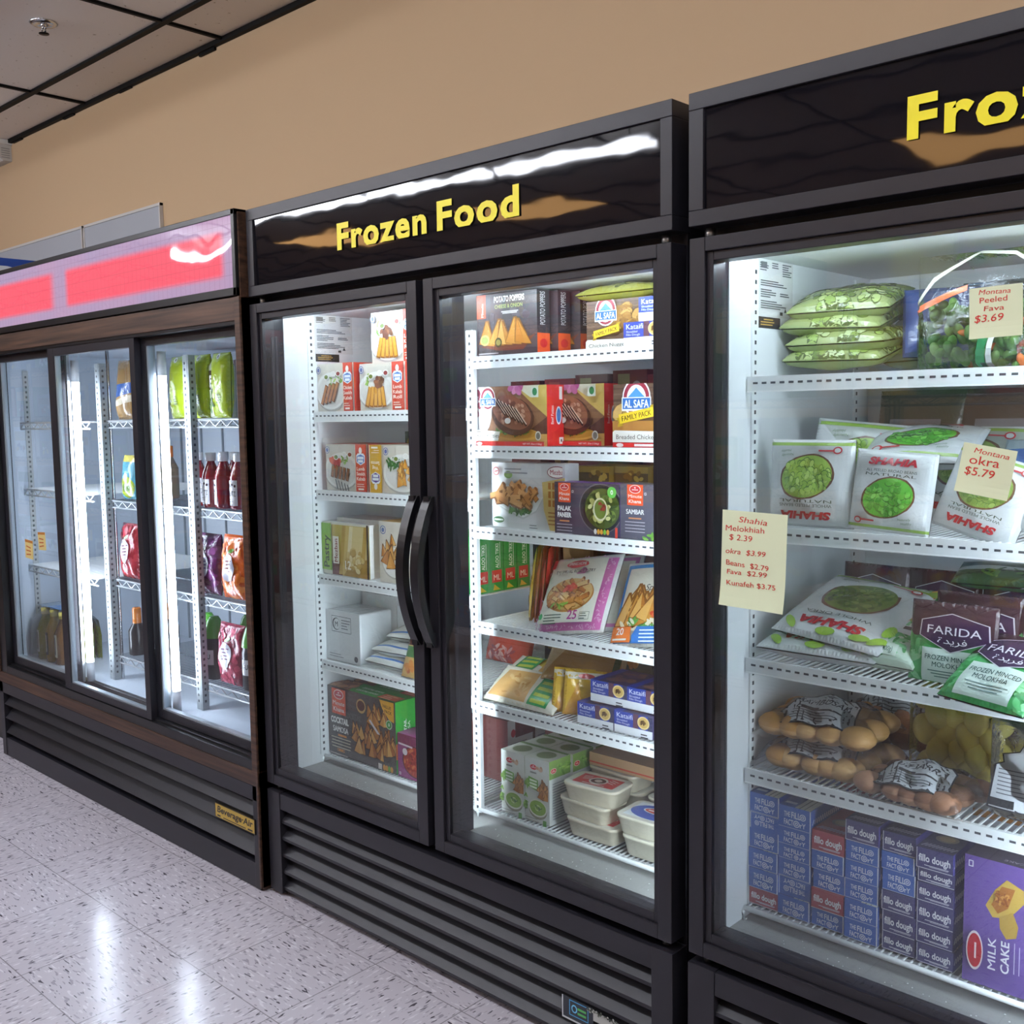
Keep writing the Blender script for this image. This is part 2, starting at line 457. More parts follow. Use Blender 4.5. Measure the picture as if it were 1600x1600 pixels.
def pillow(m, W, H, t, col, seed=1, sag=.25, wr=.08, n=26, mi=0, zig=True):
    """soft pack: base at z=0, centred on x, front towards -y"""
    th = pillow_fn(W, H, t, seed, sag, wr)
    for sg in (-1, 1):
        P = [[(W*i/n-W/2, sg*th(W*i/n, H*j/n), H*j/n) for j in range(n+1)] for i in range(n+1)]
        if sg == 1: P = P[::-1]
        m.grid(P, n+1, n+1, col, mi)
    return lambda u, v, h: (u-W/2, -th(min(max(u, 0), W), min(max(v, 0), H))-h-.0006, v)

def pack(name, label, cat, loc, W, H, t, col, art=None, lean=0, rz=0, ry=0, seed=1, group=None, mat=None, sag=.25, wr=.08, flip=False, sub=.0085):
    m = M(); fn = pillow(m, W, H, t, col, seed, sag, wr)
    if art: art(Art(m, fn, W, H, sub, 0, flip, seed))
    o = m.build(name, mat or FILMP, loc=loc)
    o.rotation_euler = (Matrix.Rotation(rz, 3, 'Z') @ Matrix.Rotation(ry, 3, 'Y') @ Matrix.Rotation(-lean, 3, 'X')).to_euler()
    return tag(o, label, cat, group)

# ------------------------------------------------------------------ the setting
YW, ZC = .8112, 2.8826
def slab(name, x0, x1, y0, y1, z0, z1, mat):
    m = M(); m.box(x0, x1, y0, y1, z0, z1); return struct(m.build(name, mat))
slab('floor', -12, 6, -7, YW+.1, -.1, 0, FLOORM)
slab('wall_back', -12, 6, YW, YW+.1, 0, ZC+.1, WALLM)
slab('wall_front', -12, 6, -7.1, -7, 0, ZC+.1, WALLM)
slab('wall_left', -12.1, -12, -7.1, YW+.1, 0, ZC+.1, WALLM)
slab('wall_right', 6, 6.1, -7.1, YW+.1, 0, ZC+.1, WALLM)
slab('ceiling', -12, 6, -7, YW, ZC, ZC+.08, CEILM)
TX = [-1.346+1.22*k for k in range(-8, 7)]
TY = [.541-.61*k for k in range(13)]
m = M()
for y in TY: m.box(-12, 6, y-.013, y+.013, ZC-.012, ZC)
struct(m.build('trim_1', TEEM))
m = M()
for x in TX: m.box(x-.008, x+.008, -7, YW, ZC-.0115, ZC)
struct(m.build('trim_2', TEEM))
m = M(); m.box(-12, 6, YW-.022, YW-.001, ZC-.02, ZC)
r = random.Random(4)
for k in range(16):
    x = -6.5+.7*k+r.uniform(0, .3); m.box(x, x+.12, YW-.012, YW-.001, ZC-.02-r.uniform(.004, .012), ZC-.015)
struct(m.build('trim_3', TEEM))

def strip_light(loc, label, first=None):
    t = empty('strip_light', loc); tag(t, label, 'ceiling light', 'ceiling strip lights')
    m = M(); m.box(-.585, .585, -.024, .024, -.085, -.066, 'e8e8e8'); m.build('housing', simple('white_enamel', 'e6e8ea', .4), t, bevel=.004)
    m = M()
    n = 12
    P = [[(x, -.034*math.cos(-1.1+(PI+2.2)*i/n), -.095-.026*math.sin(-1.1+(PI+2.2)*i/n)) for i in range(n+1)] for x in (-.575, .575)]
    m.grid(P, 2, n+1, 'ffffff')
    m.build('diffuser', STRIP, t)
    for x in (-.45, .45):
        m = M(); m.tube([(x, 0, -.063), (x, 0, .012)], .006); m.build('stem', STEEL, t)
    return t
s0 = strip_light((-5.15, -3.15, ZC-.012), 'white strip light at the far left end of the ceiling row reflected in the signs')
k = 0
for row, y in enumerate((-3.15, -1.59)):  # second row is added, out of view, to light freezer fronts and wall
    for i in range(9):
        x = -5.6+1.225*i+(.45 if row == 0 else 0)
        if (row == 0 and (i == 0 or i > 3)) or (row == 1 and i < 2): continue
        clone(s0, (x, y, ZC-.012), 'white strip light, %s from the left in the %s ceiling row' % (('first', 'second', 'third', 'fourth', 'fifth', 'sixth', 'seventh', 'eighth', 'ninth')[i], ('farther', 'added unseen nearer')[row]))
for i, x in enumerate((-5.616, -3.176, .484)):
    m = M(); m.box(-.59, .59, -.29, .29, -.008, -.002)
    o = m.build('amber_light_panel', AMBER, loc=(x, -4.644, ZC-.001))
    tag(o, 'amber ceiling light panel, %s of the three mirrored in the black signs' % ('leftmost', 'middle', 'rightmost')[i], 'ceiling light', 'amber ceiling panels')

# sprinkler, box under the ceiling, wall panels
t = empty('fire_sprinkler', (-1.69, .225, ZC)); tag(t, 'chrome fire sprinkler head hanging from a ceiling tile', 'sprinkler')
m = M(); m.lathe([(0.0, -.001), (.050, -.001), (.052, -.004), (.040, -.011), (.022, -.009), (.012, -.004)], k=24); m.build('escutcheon', CHROME, t)
m = M(); m.lathe([(.011, -.004), (.011, -.016), (.008, -.018), (.008, -.022)], k=12)
for sg in (-1, 1): m.tube([(sg*.008, 0, -.02), (sg*.017, 0, -.026), (sg*.014, 0, -.036), (0, 0, -.040)], .003)
m.build('nozzle', CHROME, t)
m = M(); m.lathe([(0, -.040), (.019, -.041), (.019, -.044), (0, -.045)], k=16); m.build('deflector', simple('dark_steel', '2a2826', .4, 1), t)
t = empty('wall_sensor', (-3.60, YW, 2.862)); tag(t, 'white plastic box fixed high on the wall at the ceiling edge', 'sensor box')
m = M()
m.box(-.16, .10, -.12, 0, -.008, .018, 'd9d8d4')
P = [[(x, -.115+.07*(j/6)**2, -.008-.085*j/6) for j in range(7)] for x in (-.15, .085)]
m.grid(P, 2, 7, 'd2d1cd'); m.face([(-.15, -.045, -.093), (.085, -.045, -.093), (.085, 0, -.093), (-.15, 0, -.093)], 'c4c3c0')
m.face([(.085, 0, -.008)]+[(.085, -.115+.07*(j/6)**2, -.008-.085*j/6) for j in range(7)]+[(.085, 0, -.093)], 'c8c7c4')
m.build('casing', PAPER, t)
m = M()
for i in range(5): m.box(.0852, .0862, -.055, -.01, -.03-.012*i, -.026-.012*i, '8f9090')
m.build('vent', PAPER, t)
for i, (x0, x1) in enumerate(((-2.668, -1.905), (-3.80, -2.682))):
    t = empty('wall_panel', (x0, YW, 1.55)); tag(t, ('grey wall panel with white edging above the red lit sign, nearer one', 'grey wall panel above the blue topped cooler, farther one')[i], 'wall panel', 'grey panels on the wall')
    W = x1-x0; m = M(); m.box(.008, W-.008, -.012, -.001, 0, .75); m.build('board', simple('grey_board', 'a9adb4', .6), t)
    m = M(); m.box(0, W, -.016, -.001, .75, .762); m.box(W-.01, W, -.018, -.001, 0, .762); m.box(0, .008, -.016, -.001, 0, .762)
    m.build('edging', simple('white_edging', 'c9c6c2', .5), t)

# blue cooler at the far left
t = empty('drinks_display_cooler', (-2.62, .03, 0)); tag(t, 'dark display cooler with a blue graphic side at the far left edge', 'cooler')
m = M(); m.box(0, .722, 0, .68, .05, 2.0, '2a2321'); m.box(.02, .70, .03, .66, 0, .05, '111111'); m.build('cabinet', CARTON, t)
m = M(); a = Art(m, lambda u, v, h: (.7225+h, u, v+1.2), .68, .8)
a.rect(0, 0, .68, .8, '1f4fae'); a.ell(.06, .55, .26, .22, 'dfe9f2', 30); a.ell(.06, .54, .235, .19, '2fb3c0', 30); a.ell(.1, .52, .14, .13, '2c8f4e', 24)
m.build('side_graphic', CARTON, t)
m = M(); m.box(.02, .70, -.012, 0, .5, 1.7, '15161a'); m.build('door', BLACKG, t)

# ------------------------------------------------------------------ shelves
def wire_shelf(x0, x1, yf, yb, z, label, group, legs=False):
    W, D = x1-x0, yb-yf
    t = empty('wire_shelf', (x0, yf, z)); tag(t, label, 'shelf', group)
    m = M(); n = int(W/.0135)
    for i in range(n+1):
        x = .004+(W-.008)*i/n; m.tube([(x, .004, -.003), (x, D, -.003)], .0021, k=4)
    for y in (.02, D*.5, D-.01): m.tube([(.0, y, -.0075), (W, y, -.0075)], .0028, k=4)
    if legs:
        m.tube([(0, .004, -.003), (-.002, -.004, -.012), (0, -.006, -.03), (0, .02, -.036)], .005, k=6)
    m.build('wire_grid', WHITEM, t)
    m = M()
    if legs:
        m.tube([(0, -.001, -.005), (W, -.001, -.005)], .0055, k=8)
    else:
        m.box(0, W, -.005, 0, -.028, .001, 'f0f2f2')
        x = .012
        while x < W-.012:
            m.box(x, x+.010, -.0053, -.004, -.0135, -.0095, '4a4d52'); x += .0185
        m.box(0, W, -.0062, -.0045, -.0285, -.026, 'ffffff')
    m.build('front_rail', CARTON if not legs else WHITEM, t)
    return t

def pilaster(root, x, y, z0, z1, ax, w=.022):
    """perforated shelf standard; ax 'x' = lies on a wall facing +x, 'y' = faces the door"""
    m = M()
    if ax == 'x':
        m.box(x, x+.004, y, y+w, z0, z1, 'eef1f1')
        z = z0+.01
        while z < z1-.01: m.box(x+.0041, x+.0046, y+w*.36, y+w*.64, z, z+.0075, '3a3d40'); z += .019
    else:
        m.box(x, x+w, y, y+.012, z0, z1, 'eef1f1')
        z = z0+.01
        while z < z1-.01: m.box(x+w*.36, x+w*.64, y-.0006, y, z, z+.0075, '3a3d40'); z += .019
    m.build('shelf_standard', CARTON, root)

def spec_label(a):
    W, H = a.W, a.H
    a.rect(0, 0, W, H, 'dcdcda')
    for x0, x1, y, n in ((.04, .3, .93, 4), (.38, .6, .95, 3), (.68, .97, .95, 6), (.05, .9, .62, 3), (.05, .5, .46, 4), (.05, .8, .26, 4), (.6, .95, .42, 2)):
        a.lines(W*x0, W*x1, H*y, n, H*.04, H*.018, '55575a')
    a.rect(W*.05, H*.86, W*.22, H*.96, '6b6c70'); a.poly([(W*.72, H*.1), (W*.8, H*.1), (W*.76, H*.18)], '333333'); a.rect(W*.6, H*.04, W*.68, H*.1, '333333')

# ------------------------------------------------------------------ black two-door freezers
def freezer(X0, label, group, tw, glass, sticker=False, tilt=1.7):
    W, H, D = 1.372, 1.903, .75
    t = empty('glass_door_freezer', (X0, 0, 0)); tag(t, label, 'freezer', group)
    m = M()
    m.box(.001, tw, .052, D, .02, 1.90); m.box(W-tw, W-.001, .052, D, .02, 1.90)
    m.box(tw, W-tw, .71, D, .02, 1.90); m.box(tw, W-tw, .10, .71, 1.645, 1.90); m.box(tw, W-tw, .06, .71, .03, .325)
    m.box(tw, W-tw, .055, .10, 1.63, 1.70); m.box(tw, W-tw, .055, .10, .325, .342)
    m.build('cabinet', BLACK, t)
    m = M()
    m.box(tw, tw+.003, .10, .705, .335, 1.642); m.box(W-tw-.003, W-tw, .10, .705, .335, 1.642)
    m.box(tw, W-tw, .70, .709, .335, 1.642); m.box(tw, W-tw, .10, .705, 1.637, 1.644)
    m.build('liner', LINER, t)
    m = M(); m.box(tw, W-tw, .062, .705, .326, .334)
    r = random.Random(7)
    m.build('liner_floor', LFLOOR, t)
    m = M()
    for i in range(70):
        x, y, s = r.uniform(.1, W-.1), r.uniform(.11, .165), r.uniform(.001, .0026)
        m.box(x, x+s, y, y+s, .3338, .3346, 'f0f0ee')
    m.build('ice_crumbs', PAPER, t)['kind'] = 'stuff'
    # mullion with its hidden tube
    m = M(); m.box(.672, .704, .051, .060, .335, 1.64); m.box(.700, .704, .060, .125, .335, 1.64)
    m.build('mullion', BLACK, t)
    m = M(); m.box(.678, .694, .063, .079, .38, 1.60); m.build('tube_light', TUBE, t)
    m = M(); m.box(W-tw-.030, W-tw-.014, .063, .079, .38, 1.60); m.build('tube_light', TUBE, t)
    m = M(); m.box(.05, .64, .102, .114, 1.622, 1.634); m.box(.74, 1.30, .102, .114, 1.622, 1.634); m.build('top_light', TUBE, t)
    # sign box
    m = M()
    m.box(0, W, 0, .06, 1.673, 1.70); m.box(0, W, 0, .06, 1.873, H); m.box(0, .030, 0, .06, 1.70, 1.873); m.box(W-.026, W, 0, .06, 1.70, 1.873)
    m.box(.002, W-.002, .06, D, 1.89, H)
    sb = m.build('sign_box', BLACK, t, bevel=.0012)
    m = M(); n = 40
    m.grid([[(.030+(W-.056)*i/n, .0065+(.0135*((.030+(W-.056)*i/n)-tilt))*(j/8-.5)*.173, 1.70+.173*j/8) for j in range(9)] for i in range(n+1)], n+1, 9, 'ffffff'); m.build('sign_panel', ACRYL, sb)
    for w_, x_, l_ in (('Frozen', 0, .324), ('Food', .358, .247)):
        m = M(); a = Art(m, lambda u, v, h: (.390+u, .0035-h, 1.751+v), .61, .08)
        a.text(w_, x_, 0, .0645, 'f2e21a', l_, bold=.035, sp=1.14); m.build('sign_lettering', CARTON, sb)
    # grille base
    m = M()
    m.box(0, .058, 0, .05, .01, .303); m.box(W-.05, W, 0, .05, .01, .303); m.box(.058, W-.05, .002, .05, .255, .301)
    m.box(.058, W-.05, .045, .05, .01, .255)
    gb = m.build('grille_frame', BLACK, t, bevel=.0012)
    m = M()
    for z in (.250, .2015, .153, .1045, .056):
        m.face([(.058, .040, z), (W-.05, .040, z), (W-.05, .006, z-.028), (.058, .006, z-.028)])
        m.face([(.058, .006, z-.028), (W-.05, .006, z-.028), (W-.05, .006, z-.036), (.058, .006, z-.036)])
        m.face([(.058, .006, z-.036), (W-.05, .006, z-.036), (W-.05, .030, z-.040), (.058, .030, z-.040)])
    m.build('louvres', BLACK, gb)
    if sticker:
        m = M(); zc = .0445
        a = Art(m, lambda u, v, h: (1.087+u, .0045-h, .062+v), .085, .05)
        a.rect(0, 0, .085, .05, 'c9ced1'); a.rect(.003, .004, .085, .05, '2b3038'); a.frame(.02, .012, .072, .046, .002, '4aa3d8')
        a.ell(.034, .029, .008, .009, '6ec1e8'); a.ell(.034, .029, .005, .006, '24303a'); a.rect(.043, .02, .066, .025, '57b25c'); a.rect(.043, .03, .066, .035, '57b25c')
        m.build('efficiency_sticker', CARTON, gb)
        m = M(); a = Art(m, lambda u, v, h: (1.155+u, .0045-h, .086+v), .085, .028)
        a.rect(0, 0, .085, .02, 'b9bbb5'); a.r.seed(3)
        for i in range(60): a.ell(a.r.uniform(0, .085), .019+a.r.uniform(-.004, .006), .0025, .002, a.r.choice(('3a4038', '6b7064', 'b9bbb5')), 6)
        m.build('worn_sticker', CARTON, gb)
        m = M(); a = Art(m, lambda u, v, h: (1.168+u, .0045-h, .034+v), .2, .06); a.text('TRUE', 0, 0, .046, 'd3d5d8', .14, bold=.01, shear=.12)
        m.build('maker_lettering', CARTON, gb)
    for x in (.03, W-.03):
        for z in (.305, 1.652): m = M(); m.lathe([(0, z), (.009, z), (.009, z+.018), (0, z+.018)], x, .026, 12); m.build('hinge', STEEL, t)
    for x in (.06, W-.06):
        for y in (.09, D-.08): m = M(); m.lathe([(.02, 0), (.02, .01), (.012, .012), (.012, .03)], x, y, 12); m.build('foot', STEEL, t)
    # doors
    for x0, x1, side in ((.002, .677, 1), (.700, 1.370, -1)):
        z0, z1 = .323, 1.652; w = .032; w2 = .0455
        m = M()
        for a0, a1, b0, b1 in ((x0, x0+w, z0, z1), (x1-w, x1, z0, z1), (x0+w, x1-w, z1-.025, z1), (x0+w, x1-w, z0, z0+.028)):
            m.box(a0, a1, 0, .05, b0, b1)
        d = m.build('door', BLACK, t, bevel=.0014)
        m = M()
        for a0, a1, b0, b1 in ((x0+w, x0+w2, z0+.028, z1-.025), (x1-w2, x1-w, z0+.028, z1-.025), (x0+w2, x1-w2, z1-.0415, z1-.025), (x0+w2, x1-w2, z0+.028, z0+.047)):
            m.box(a0, a1, .007, .047, b0, b1)
        m.build('glazing_bead', BLACK, d, bevel=.0012)
        m = M()
        gx0, gx1, gz0, gz1 = x0+w2-.002, x1-w2+.002, z0+.045, z1-.0395
        m.face([(gx0, .012, gz0), (gx1, .012, gz0), (gx1, .012, gz1), (gx0, .012, gz1)])
        m.face([(gx0, .036, gz0), (gx1, .036, gz0), (gx1, .036, gz1), (gx0, .036, gz1)])
        m.build('glass', glass, d)
        m = M(); hx = x1-.030 if side > 0 else x0-.003; n = 24; P = []
        for i in range(n+1):
            q = i/n; z = .812+.35*q; b = .050*math.sin(PI*min(1, max(0, q)))**.8
            th = .013 if .13 < q < .87 else .010+.06*max(0, (.13-min(q, 1-q)))
            yo = -b-.006; yi = min(-.0, -b+th)
            if q < .02 or q > .98: yi = 0
            P.append([(hx, yo, z), (hx+.026, yo, z), (hx+.026, yi, z), (hx, yi, z)])
        P2 = [[P[i][j] for i in range(n+1)] for j in range(4)]
        m.grid(P2, 4, n+1, 'ffffff', 0, False, True)
        m.face(P[0]); m.face(P[-1][::-1])
        m.box(hx+.004, hx+.022, -.014, .001, .812, .845); m.box(hx+.004, hx+.022, -.014, .001, 1.129, 1.162)
        m.build('handle', BLACKG, d)
    pilaster(t, tw+.003, .178, .36, 1.63, 'x')
    pilaster(t, .640, .192, .345, 1.55, 'y', .024)
    pilaster(t, tw+.003, .62, .36, 1.63, 'x')
    m = M(); spec_label(Art(m, lambda u, v, h: (tw+.0032+h, .205+u, 1.528+v), .135, .108)); m.build('data_label', PAPER, t)
    m = M(); a = Art(m, lambda u, v, h: (tw+.0033+h, .206+u, 1.505+v), .084, .022, seed=9)
    a.rect(0, 0, .084, .022, '1d1c1a'); a.lines(.02, .066, .016, 1, .004, .002, 'c8a24a'); a.lines(.008, .078, .011, 2, .005, .002, 'c8a24a')
    m.build('warning_label', PAPER, t)
    return t

FZ1 = freezer(0, 'black two-door freezer with complete yellow sign lettering in the centre', 'black upright freezers', .009, GLASS, True)
FZ2 = freezer(1.407, 'black freezer at the right edge with handwritten notes on its glass', 'black upright freezers', .020, GLASSF, False, .3)
for z, n in ((1.361, 'top'), (1.138, 'second'), (.894, 'third'), (.641, 'fourth'), (.357, 'lowest')):
    wire_shelf(.014, .64, .195, .69, z, 'white wire shelf, %s one behind the left door of the centre freezer' % n, 'white wire shelves', n == 'lowest')
for z, n in ((1.485, 'top'), (1.270, 'second'), (1.072, 'third'), (.836, 'fourth'), (.634, 'fifth'), (.3575, 'lowest')):
    wire_shelf(.655, 1.355, .195, .69, z, 'white wire shelf, %s one behind the right door of the centre freezer' % n, 'white wire shelves', n == 'lowest')
for z, n in ((1.409, 'top'), (1.125, 'second'), (.866, 'third'), (.645, 'fourth'), (.3625, 'lowest')):
    wire_shelf(1.434, 2.04, .165, .69, z, 'white wire shelf, %s one in the right edge freezer' % n, 'white wire shelves', n == 'lowest')

# ------------------------------------------------------------------ brown drinks cooler with sliding doors
def zig_shelf(x0, x1, yf, yb, z, label, wire=None):
    W, D = x1-x0, yb-yf
    t = empty('wire_shelf', (x0, yf, z)); tag(t, label, 'shelf', 'wire shelves of the brown cooler')
    m = M(); n = int(W/.022)
    for i in range(n+1):
        x = .004+(W-.008)*i/n; m.tube([(x, 0, -.003), (x, D, -.003)], .0022, k=4)
    for y in (D*.33, D*.66, D): m.tube([(0, y, -.006), (W, y, -.006)], .003, k=4)
    m.build('wire_grid', wire or CHROME, t)
    for y in (0, D):
        m = M(); m.tube([(0, y, -.004), (W, y, -.004)], .0034, k=6); m.tube([(0, y, -.028), (W, y, -.028)], .0034, k=6)
        n = int(W/.032)
        m.tube([(W*i/n, y, -.006 if i % 2 else -.026) for i in range(n+1)], .0022, k=4)
        m.build('truss_rail', wire or GREYM, t)
    return t

LAMPH = simple('white_lampholder', 'd8dde2', .4)
def beverage_cooler():
    X0, X1, D = -1.879, -.012, .75; Y = -.02
    t = empty('sliding_door_cooler', (0, 0, 0)); tag(t, 'brown wood trimmed drinks cooler with three sliding doors and red lit sign', 'cooler')
    m = M()
    m.box(X0, X0+.03, Y+.004, D, .005, 1.90); m.box(X1-.018, X1, Y+.004, D, .005, 1.90); m.box(X0, X1, D-.04, D, .005, 1.90)
    m.box(X0, X1, .05, D, 1.62, 1.66); m.box(X0, X1, .05, D, .345, .385); m.box(X0, X1, .05, D, 1.86, 1.89)
    m.build('cabinet', WOOD, t)
    m = M()
    m.box(X0+.03, X1-.018, Y, .05, 1.612, 1.675); m.box(X0, X1, Y, .05, .306, .348)
    m.box(X1-.026, X1, Y-.003, .05, .348, 1.675); m.box(X0, X0+.03, Y-.003, .05, .348, 1.675); m.box(X1-.008, X1, Y-.003, .05, 0.01, .35)
    m.build('wood_trim', WOOD, t, bevel=.0015)
    m = M()
    m.box(X0+.03, -1.79, Y+.003, .05, .348, 1.612); m.box(-.044, X1-.026, Y+.003, .05, .348, 1.612)
    m.box(-1.79, -.044, Y+.003, .05, .348, .378); m.box(-1.79, -.044, Y+.003, .05, 1.602, 1.612)
    m.box(-1.79, -.044, -.004, .05, .378, .385); m.box(-1.79, -.044, .05, .07, .36, .40)
    m.build('door_track', BLACKG, t, bevel=.001)
    m = M()
    m.box(X0+.03, X0+.036, .05, .70, .385, 1.62); m.box(X1-.024, X1-.018, .05, .70, .385, 1.62)
    m.box(X0+.03, X1-.018, .70, .71, .385, 1.62); m.box(X0+.03, X1-.018, .05, .70, 1.612, 1.62); m.box(X0+.03, X1-.018, .07, .70, .386, .394)
    m.build('liner', simple('pale_grey_liner', 'cfd8e2', .35), t)
    m = M()
    for i in range(11):
        x = -1.8+.165*i; m.box(x, x+.006, .692, .70, .394, 1.612)
    m.build('back_ribs', simple('grey_rib', '8d959b', .5), t)
    # sign
    m = M(); z0, z1 = 1.678, 1.908
    m.box(X0, -.018, Y-.006, .05, z0, z0+.022); m.box(X0, -.018, Y-.006, .05, z1-.016, z1); m.box(-.034, -.018, Y-.006, .05, z0, z1); m.box(X0, X0+.016, Y-.006, .05, z0, z1)
    m.box(X0, -.018, .046, .30, z0, z1)
    sb = m.build('sign_box', BLACKG, t, bevel=.0015)
    sm, nt, p = new_mat('red_lit_sign')
    geo = N(nt, 'ShaderNodeNewGeometry'); sx = N(nt, 'ShaderNodeSeparateXYZ'); L(nt, geo.outputs['Position'], sx.inputs[0])
    def band(sock, a, b, e):
        u = N(nt, 'ShaderNodeMapRange', interpolation_type='SMOOTHSTEP'); u.inputs[1].default_value = a-e; u.inputs[2].default_value = a+e
        w = N(nt, 'ShaderNodeMapRange', interpolation_type='SMOOTHSTEP'); w.inputs[1].default_value = b-e; w.inputs[2].default_value = b+e; w.inputs[3].default_value = 1; w.inputs[4].default_value = 0
        L(nt, sock, u.inputs[0]); L(nt, sock, w.inputs[0])
        q = N(nt, 'ShaderNodeMath', operation='MULTIPLY'); L(nt, u.outputs[0], q.inputs[0]); L(nt, w.outputs[0], q.inputs[1]); return q.outputs[0]
    xa = band(sx.outputs[0], -1.76, -1.17, .035); xb = band(sx.outputs[0], -1.06, -.085, .022)
    xs = N(nt, 'ShaderNodeMath', operation='ADD'); L(nt, xa, xs.inputs[0]); L(nt, xb, xs.inputs[1])
    zz = band(sx.outputs[2], 1.733, 1.852, .012)
    mk = N(nt, 'ShaderNodeMath', operation='MULTIPLY'); L(nt, xs.outputs[0], mk.inputs[0]); L(nt, zz, mk.inputs[1])
    nz = N(nt, 'ShaderNodeTexNoise'); nz.inputs['Scale'].default_value = 3; L(nt, geo.outputs['Position'], nz.inputs['Vector'])
    lv = N(nt, 'ShaderNodeMix', data_type='RGBA'); lv.inputs[6].default_value = lin('9c98bd'); lv.inputs[7].default_value = lin('c795b4')
    L(nt, nz.outputs[0], lv.inputs[0])
    mx = N(nt, 'ShaderNodeMix', data_type='RGBA'); mx.inputs[7].default_value = lin('fb5c70')
    L(nt, mk.outputs[0], mx.inputs[0]); L(nt, lv.outputs[2], mx.inputs[6])
    br = N(nt, 'ShaderNodeTexBrick'); br.offset = 0; br.inputs['Scale'].default_value = 1; br.inputs['Brick Width'].default_value = .026; br.inputs['Row Height'].default_value = .034
    br.inputs['Mortar Size'].default_value = .0011; br.inputs['Color1'].default_value = (1, 1, 1, 1); br.inputs['Color2'].default_value = (1, 1, 1, 1); br.inputs['Mortar'].default_value = (.84, .8, .82, 1)
    cb = N(nt, 'ShaderNodeCombineXYZ'); L(nt, sx.outputs[0], cb.inputs[0]); L(nt, sx.outputs[2], cb.inputs[1]); L(nt, cb.outputs[0], br.inputs['Vector'])
    mm = N(nt, 'ShaderNodeMix', data_type='RGBA', blend_type='MULTIPLY'); mm.inputs[0].default_value = 1
    L(nt, mx.outputs[2], mm.inputs[6]); L(nt, br.outputs[0], mm.inputs[7])
    p.inputs['Base Color'].default_value = (.03, .03, .03, 1); p.inputs['Roughness'].default_value = .03
    L(nt, mm.outputs[2], p.inputs['Emission Color']); p.inputs['Emission Strength'].default_value = .95
    tc = N(nt, 'ShaderNodeTexCoord'); n = N(nt, 'ShaderNodeTexNoise'); n.inputs['Scale'].default_value = 4.5; n.inputs['Detail'].default_value = 1
    b = N(nt, 'ShaderNodeBump'); b.inputs['Strength'].default_value = 1; b.inputs['Distance'].default_value = .0035
    L(nt, tc.outputs['Object'], n.inputs['Vector']); L(nt, n.outputs[0], b.inputs['Height']); L(nt, b.outputs[0], p.inputs['Normal'])
    m = M(); m.box(X0+.016, -.034, Y-.003, Y+.002, z0+.022, z1-.016); m.build('lit_sign_panel', sm, sb)
    # grille
    m = M()
    m.box(X0+.005, X1-.012, Y, .05, .262, .306); m.box(X1-.034, X1-.008, Y, .05, .003, .306); m.box(X0+.005, X0+.04, Y, .05, .003, .306); m.box(X0+.04, X1-.034, .03, .05, .01, .262)
    g = m.build('grille_frame', BLACK, t, bevel=.0015)
    m = M()
    for za, zb in ((.262, .203), (.203, .146), (.146, .086)):
        m.face([(X0+.04, .026, za), (X1-.034, .026, za), (X1-.034, Y+.002, zb+.012), (X0+.04, Y+.002, zb+.012)])
        m.face([(X0+.04, Y+.002, zb+.012), (X1-.034, Y+.002, zb+.012), (X1-.034, .016, zb-.004), (X0+.04, .016, zb-.004)])
    m.box(X0+.04, X1-.034, Y+.002, .02, .003, .076)
    m.build('louvres', BLACK, g)
    m = M(); a = Art(m, lambda u, v, h: (-.246+u, Y-.003-h, .163+v), .212, .046)
    m.box(-.246, -.034, Y-.003, Y+.004, .163, .209, '1c1508')
    a.rect(.003, .003, .209, .043, 'b99a3c'); a.text('Beverage·Air', .012, .019, .02, '17120a', .19, bold=.03, shear=.15); a.rect(.012, .006, .03, .011, '17120a'); a.rect(.045, .006, .165, .009, '17120a'); a.rect(.175, .006, .2, .011, '17120a')
    m.build('maker_badge', CARTON, g)
    # doors: outer pair on the back track, the middle one in front
    for x0, x1, g0, g1, yd in ((-1.80, -1.235, -1.765, -1.25, .012), (-.645, -.044, -.607, -.056, .012), (-1.262, -.628, -1.214, -.660, -.014)):
        za, zb = (.386, 1.602) if yd > 0 else (.380, 1.604); ga, gb = (.415, 1.576) if yd > 0 else (.405, 1.574)
        m = M()
        m.box(x0, g0, yd, yd+.022, za, zb); m.box(g1, x1, yd, yd+.022, za, zb); m.box(g0, g1, yd, yd+.022, za, ga); m.box(g0, g1, yd, yd+.022, gb, zb)
        d = m.build('sliding_door', BLACK, t, bevel=.001)
        m = M(); m.box(g0, g0+.008, yd+.004, yd+.0215, ga, gb); m.box(g0+.008, g1, yd+.004, yd+.0215, ga, ga+.005); m.build('glazing_bead', simple('silver_bead', 'b8c4cc', .3, .6), d)
        m = M(); m.face([(g0-.002, yd+.010, ga-.002), (g1+.002, yd+.010, ga-.002), (g1+.002, yd+.010, gb+.002), (g0-.002, yd+.010, gb+.002)]); m.build('glass', GLASS, d)
    # tubes and posts
    for x in (-1.21, -.592):
        m = M(); m.lathe([(.013, .47), (.013, 1.484)], x, .058, 14); m.build('tube_light', COOLT, t)
        m = M(); m.box(x-.046, x-.020, .038, .048, .395, 1.612); m.build('lamp_mullion', GREYM, t)
        for z0, z1 in ((.40, .47), (1.484, 1.56)): m = M(); m.lathe([(.008, z0), (.014, z0), (.014, z1), (.008, z1)], x, .058, 14); m.build('lamp_holder', LAMPH, t)
    for x, y in ((-1.205, .128), (-.590, .128)):
        m = M(); m.box(x, x+.024, y, y+.014, .395, 1.55, 'aab0b2'); m.box(x+.024, x+.036, y, y+.024, .395, 1.55, '8f9698')
        z = .42
        while z < 1.54: m.box(x+.009, x+.016, y-.0006, y, z, z+.008, '33373a'); m.box(x+.036, x+.0364, y+.008, y+.015, z, z+.008, '2c3033'); z += .02
        m.build('shelf_standard', CARTON, t)
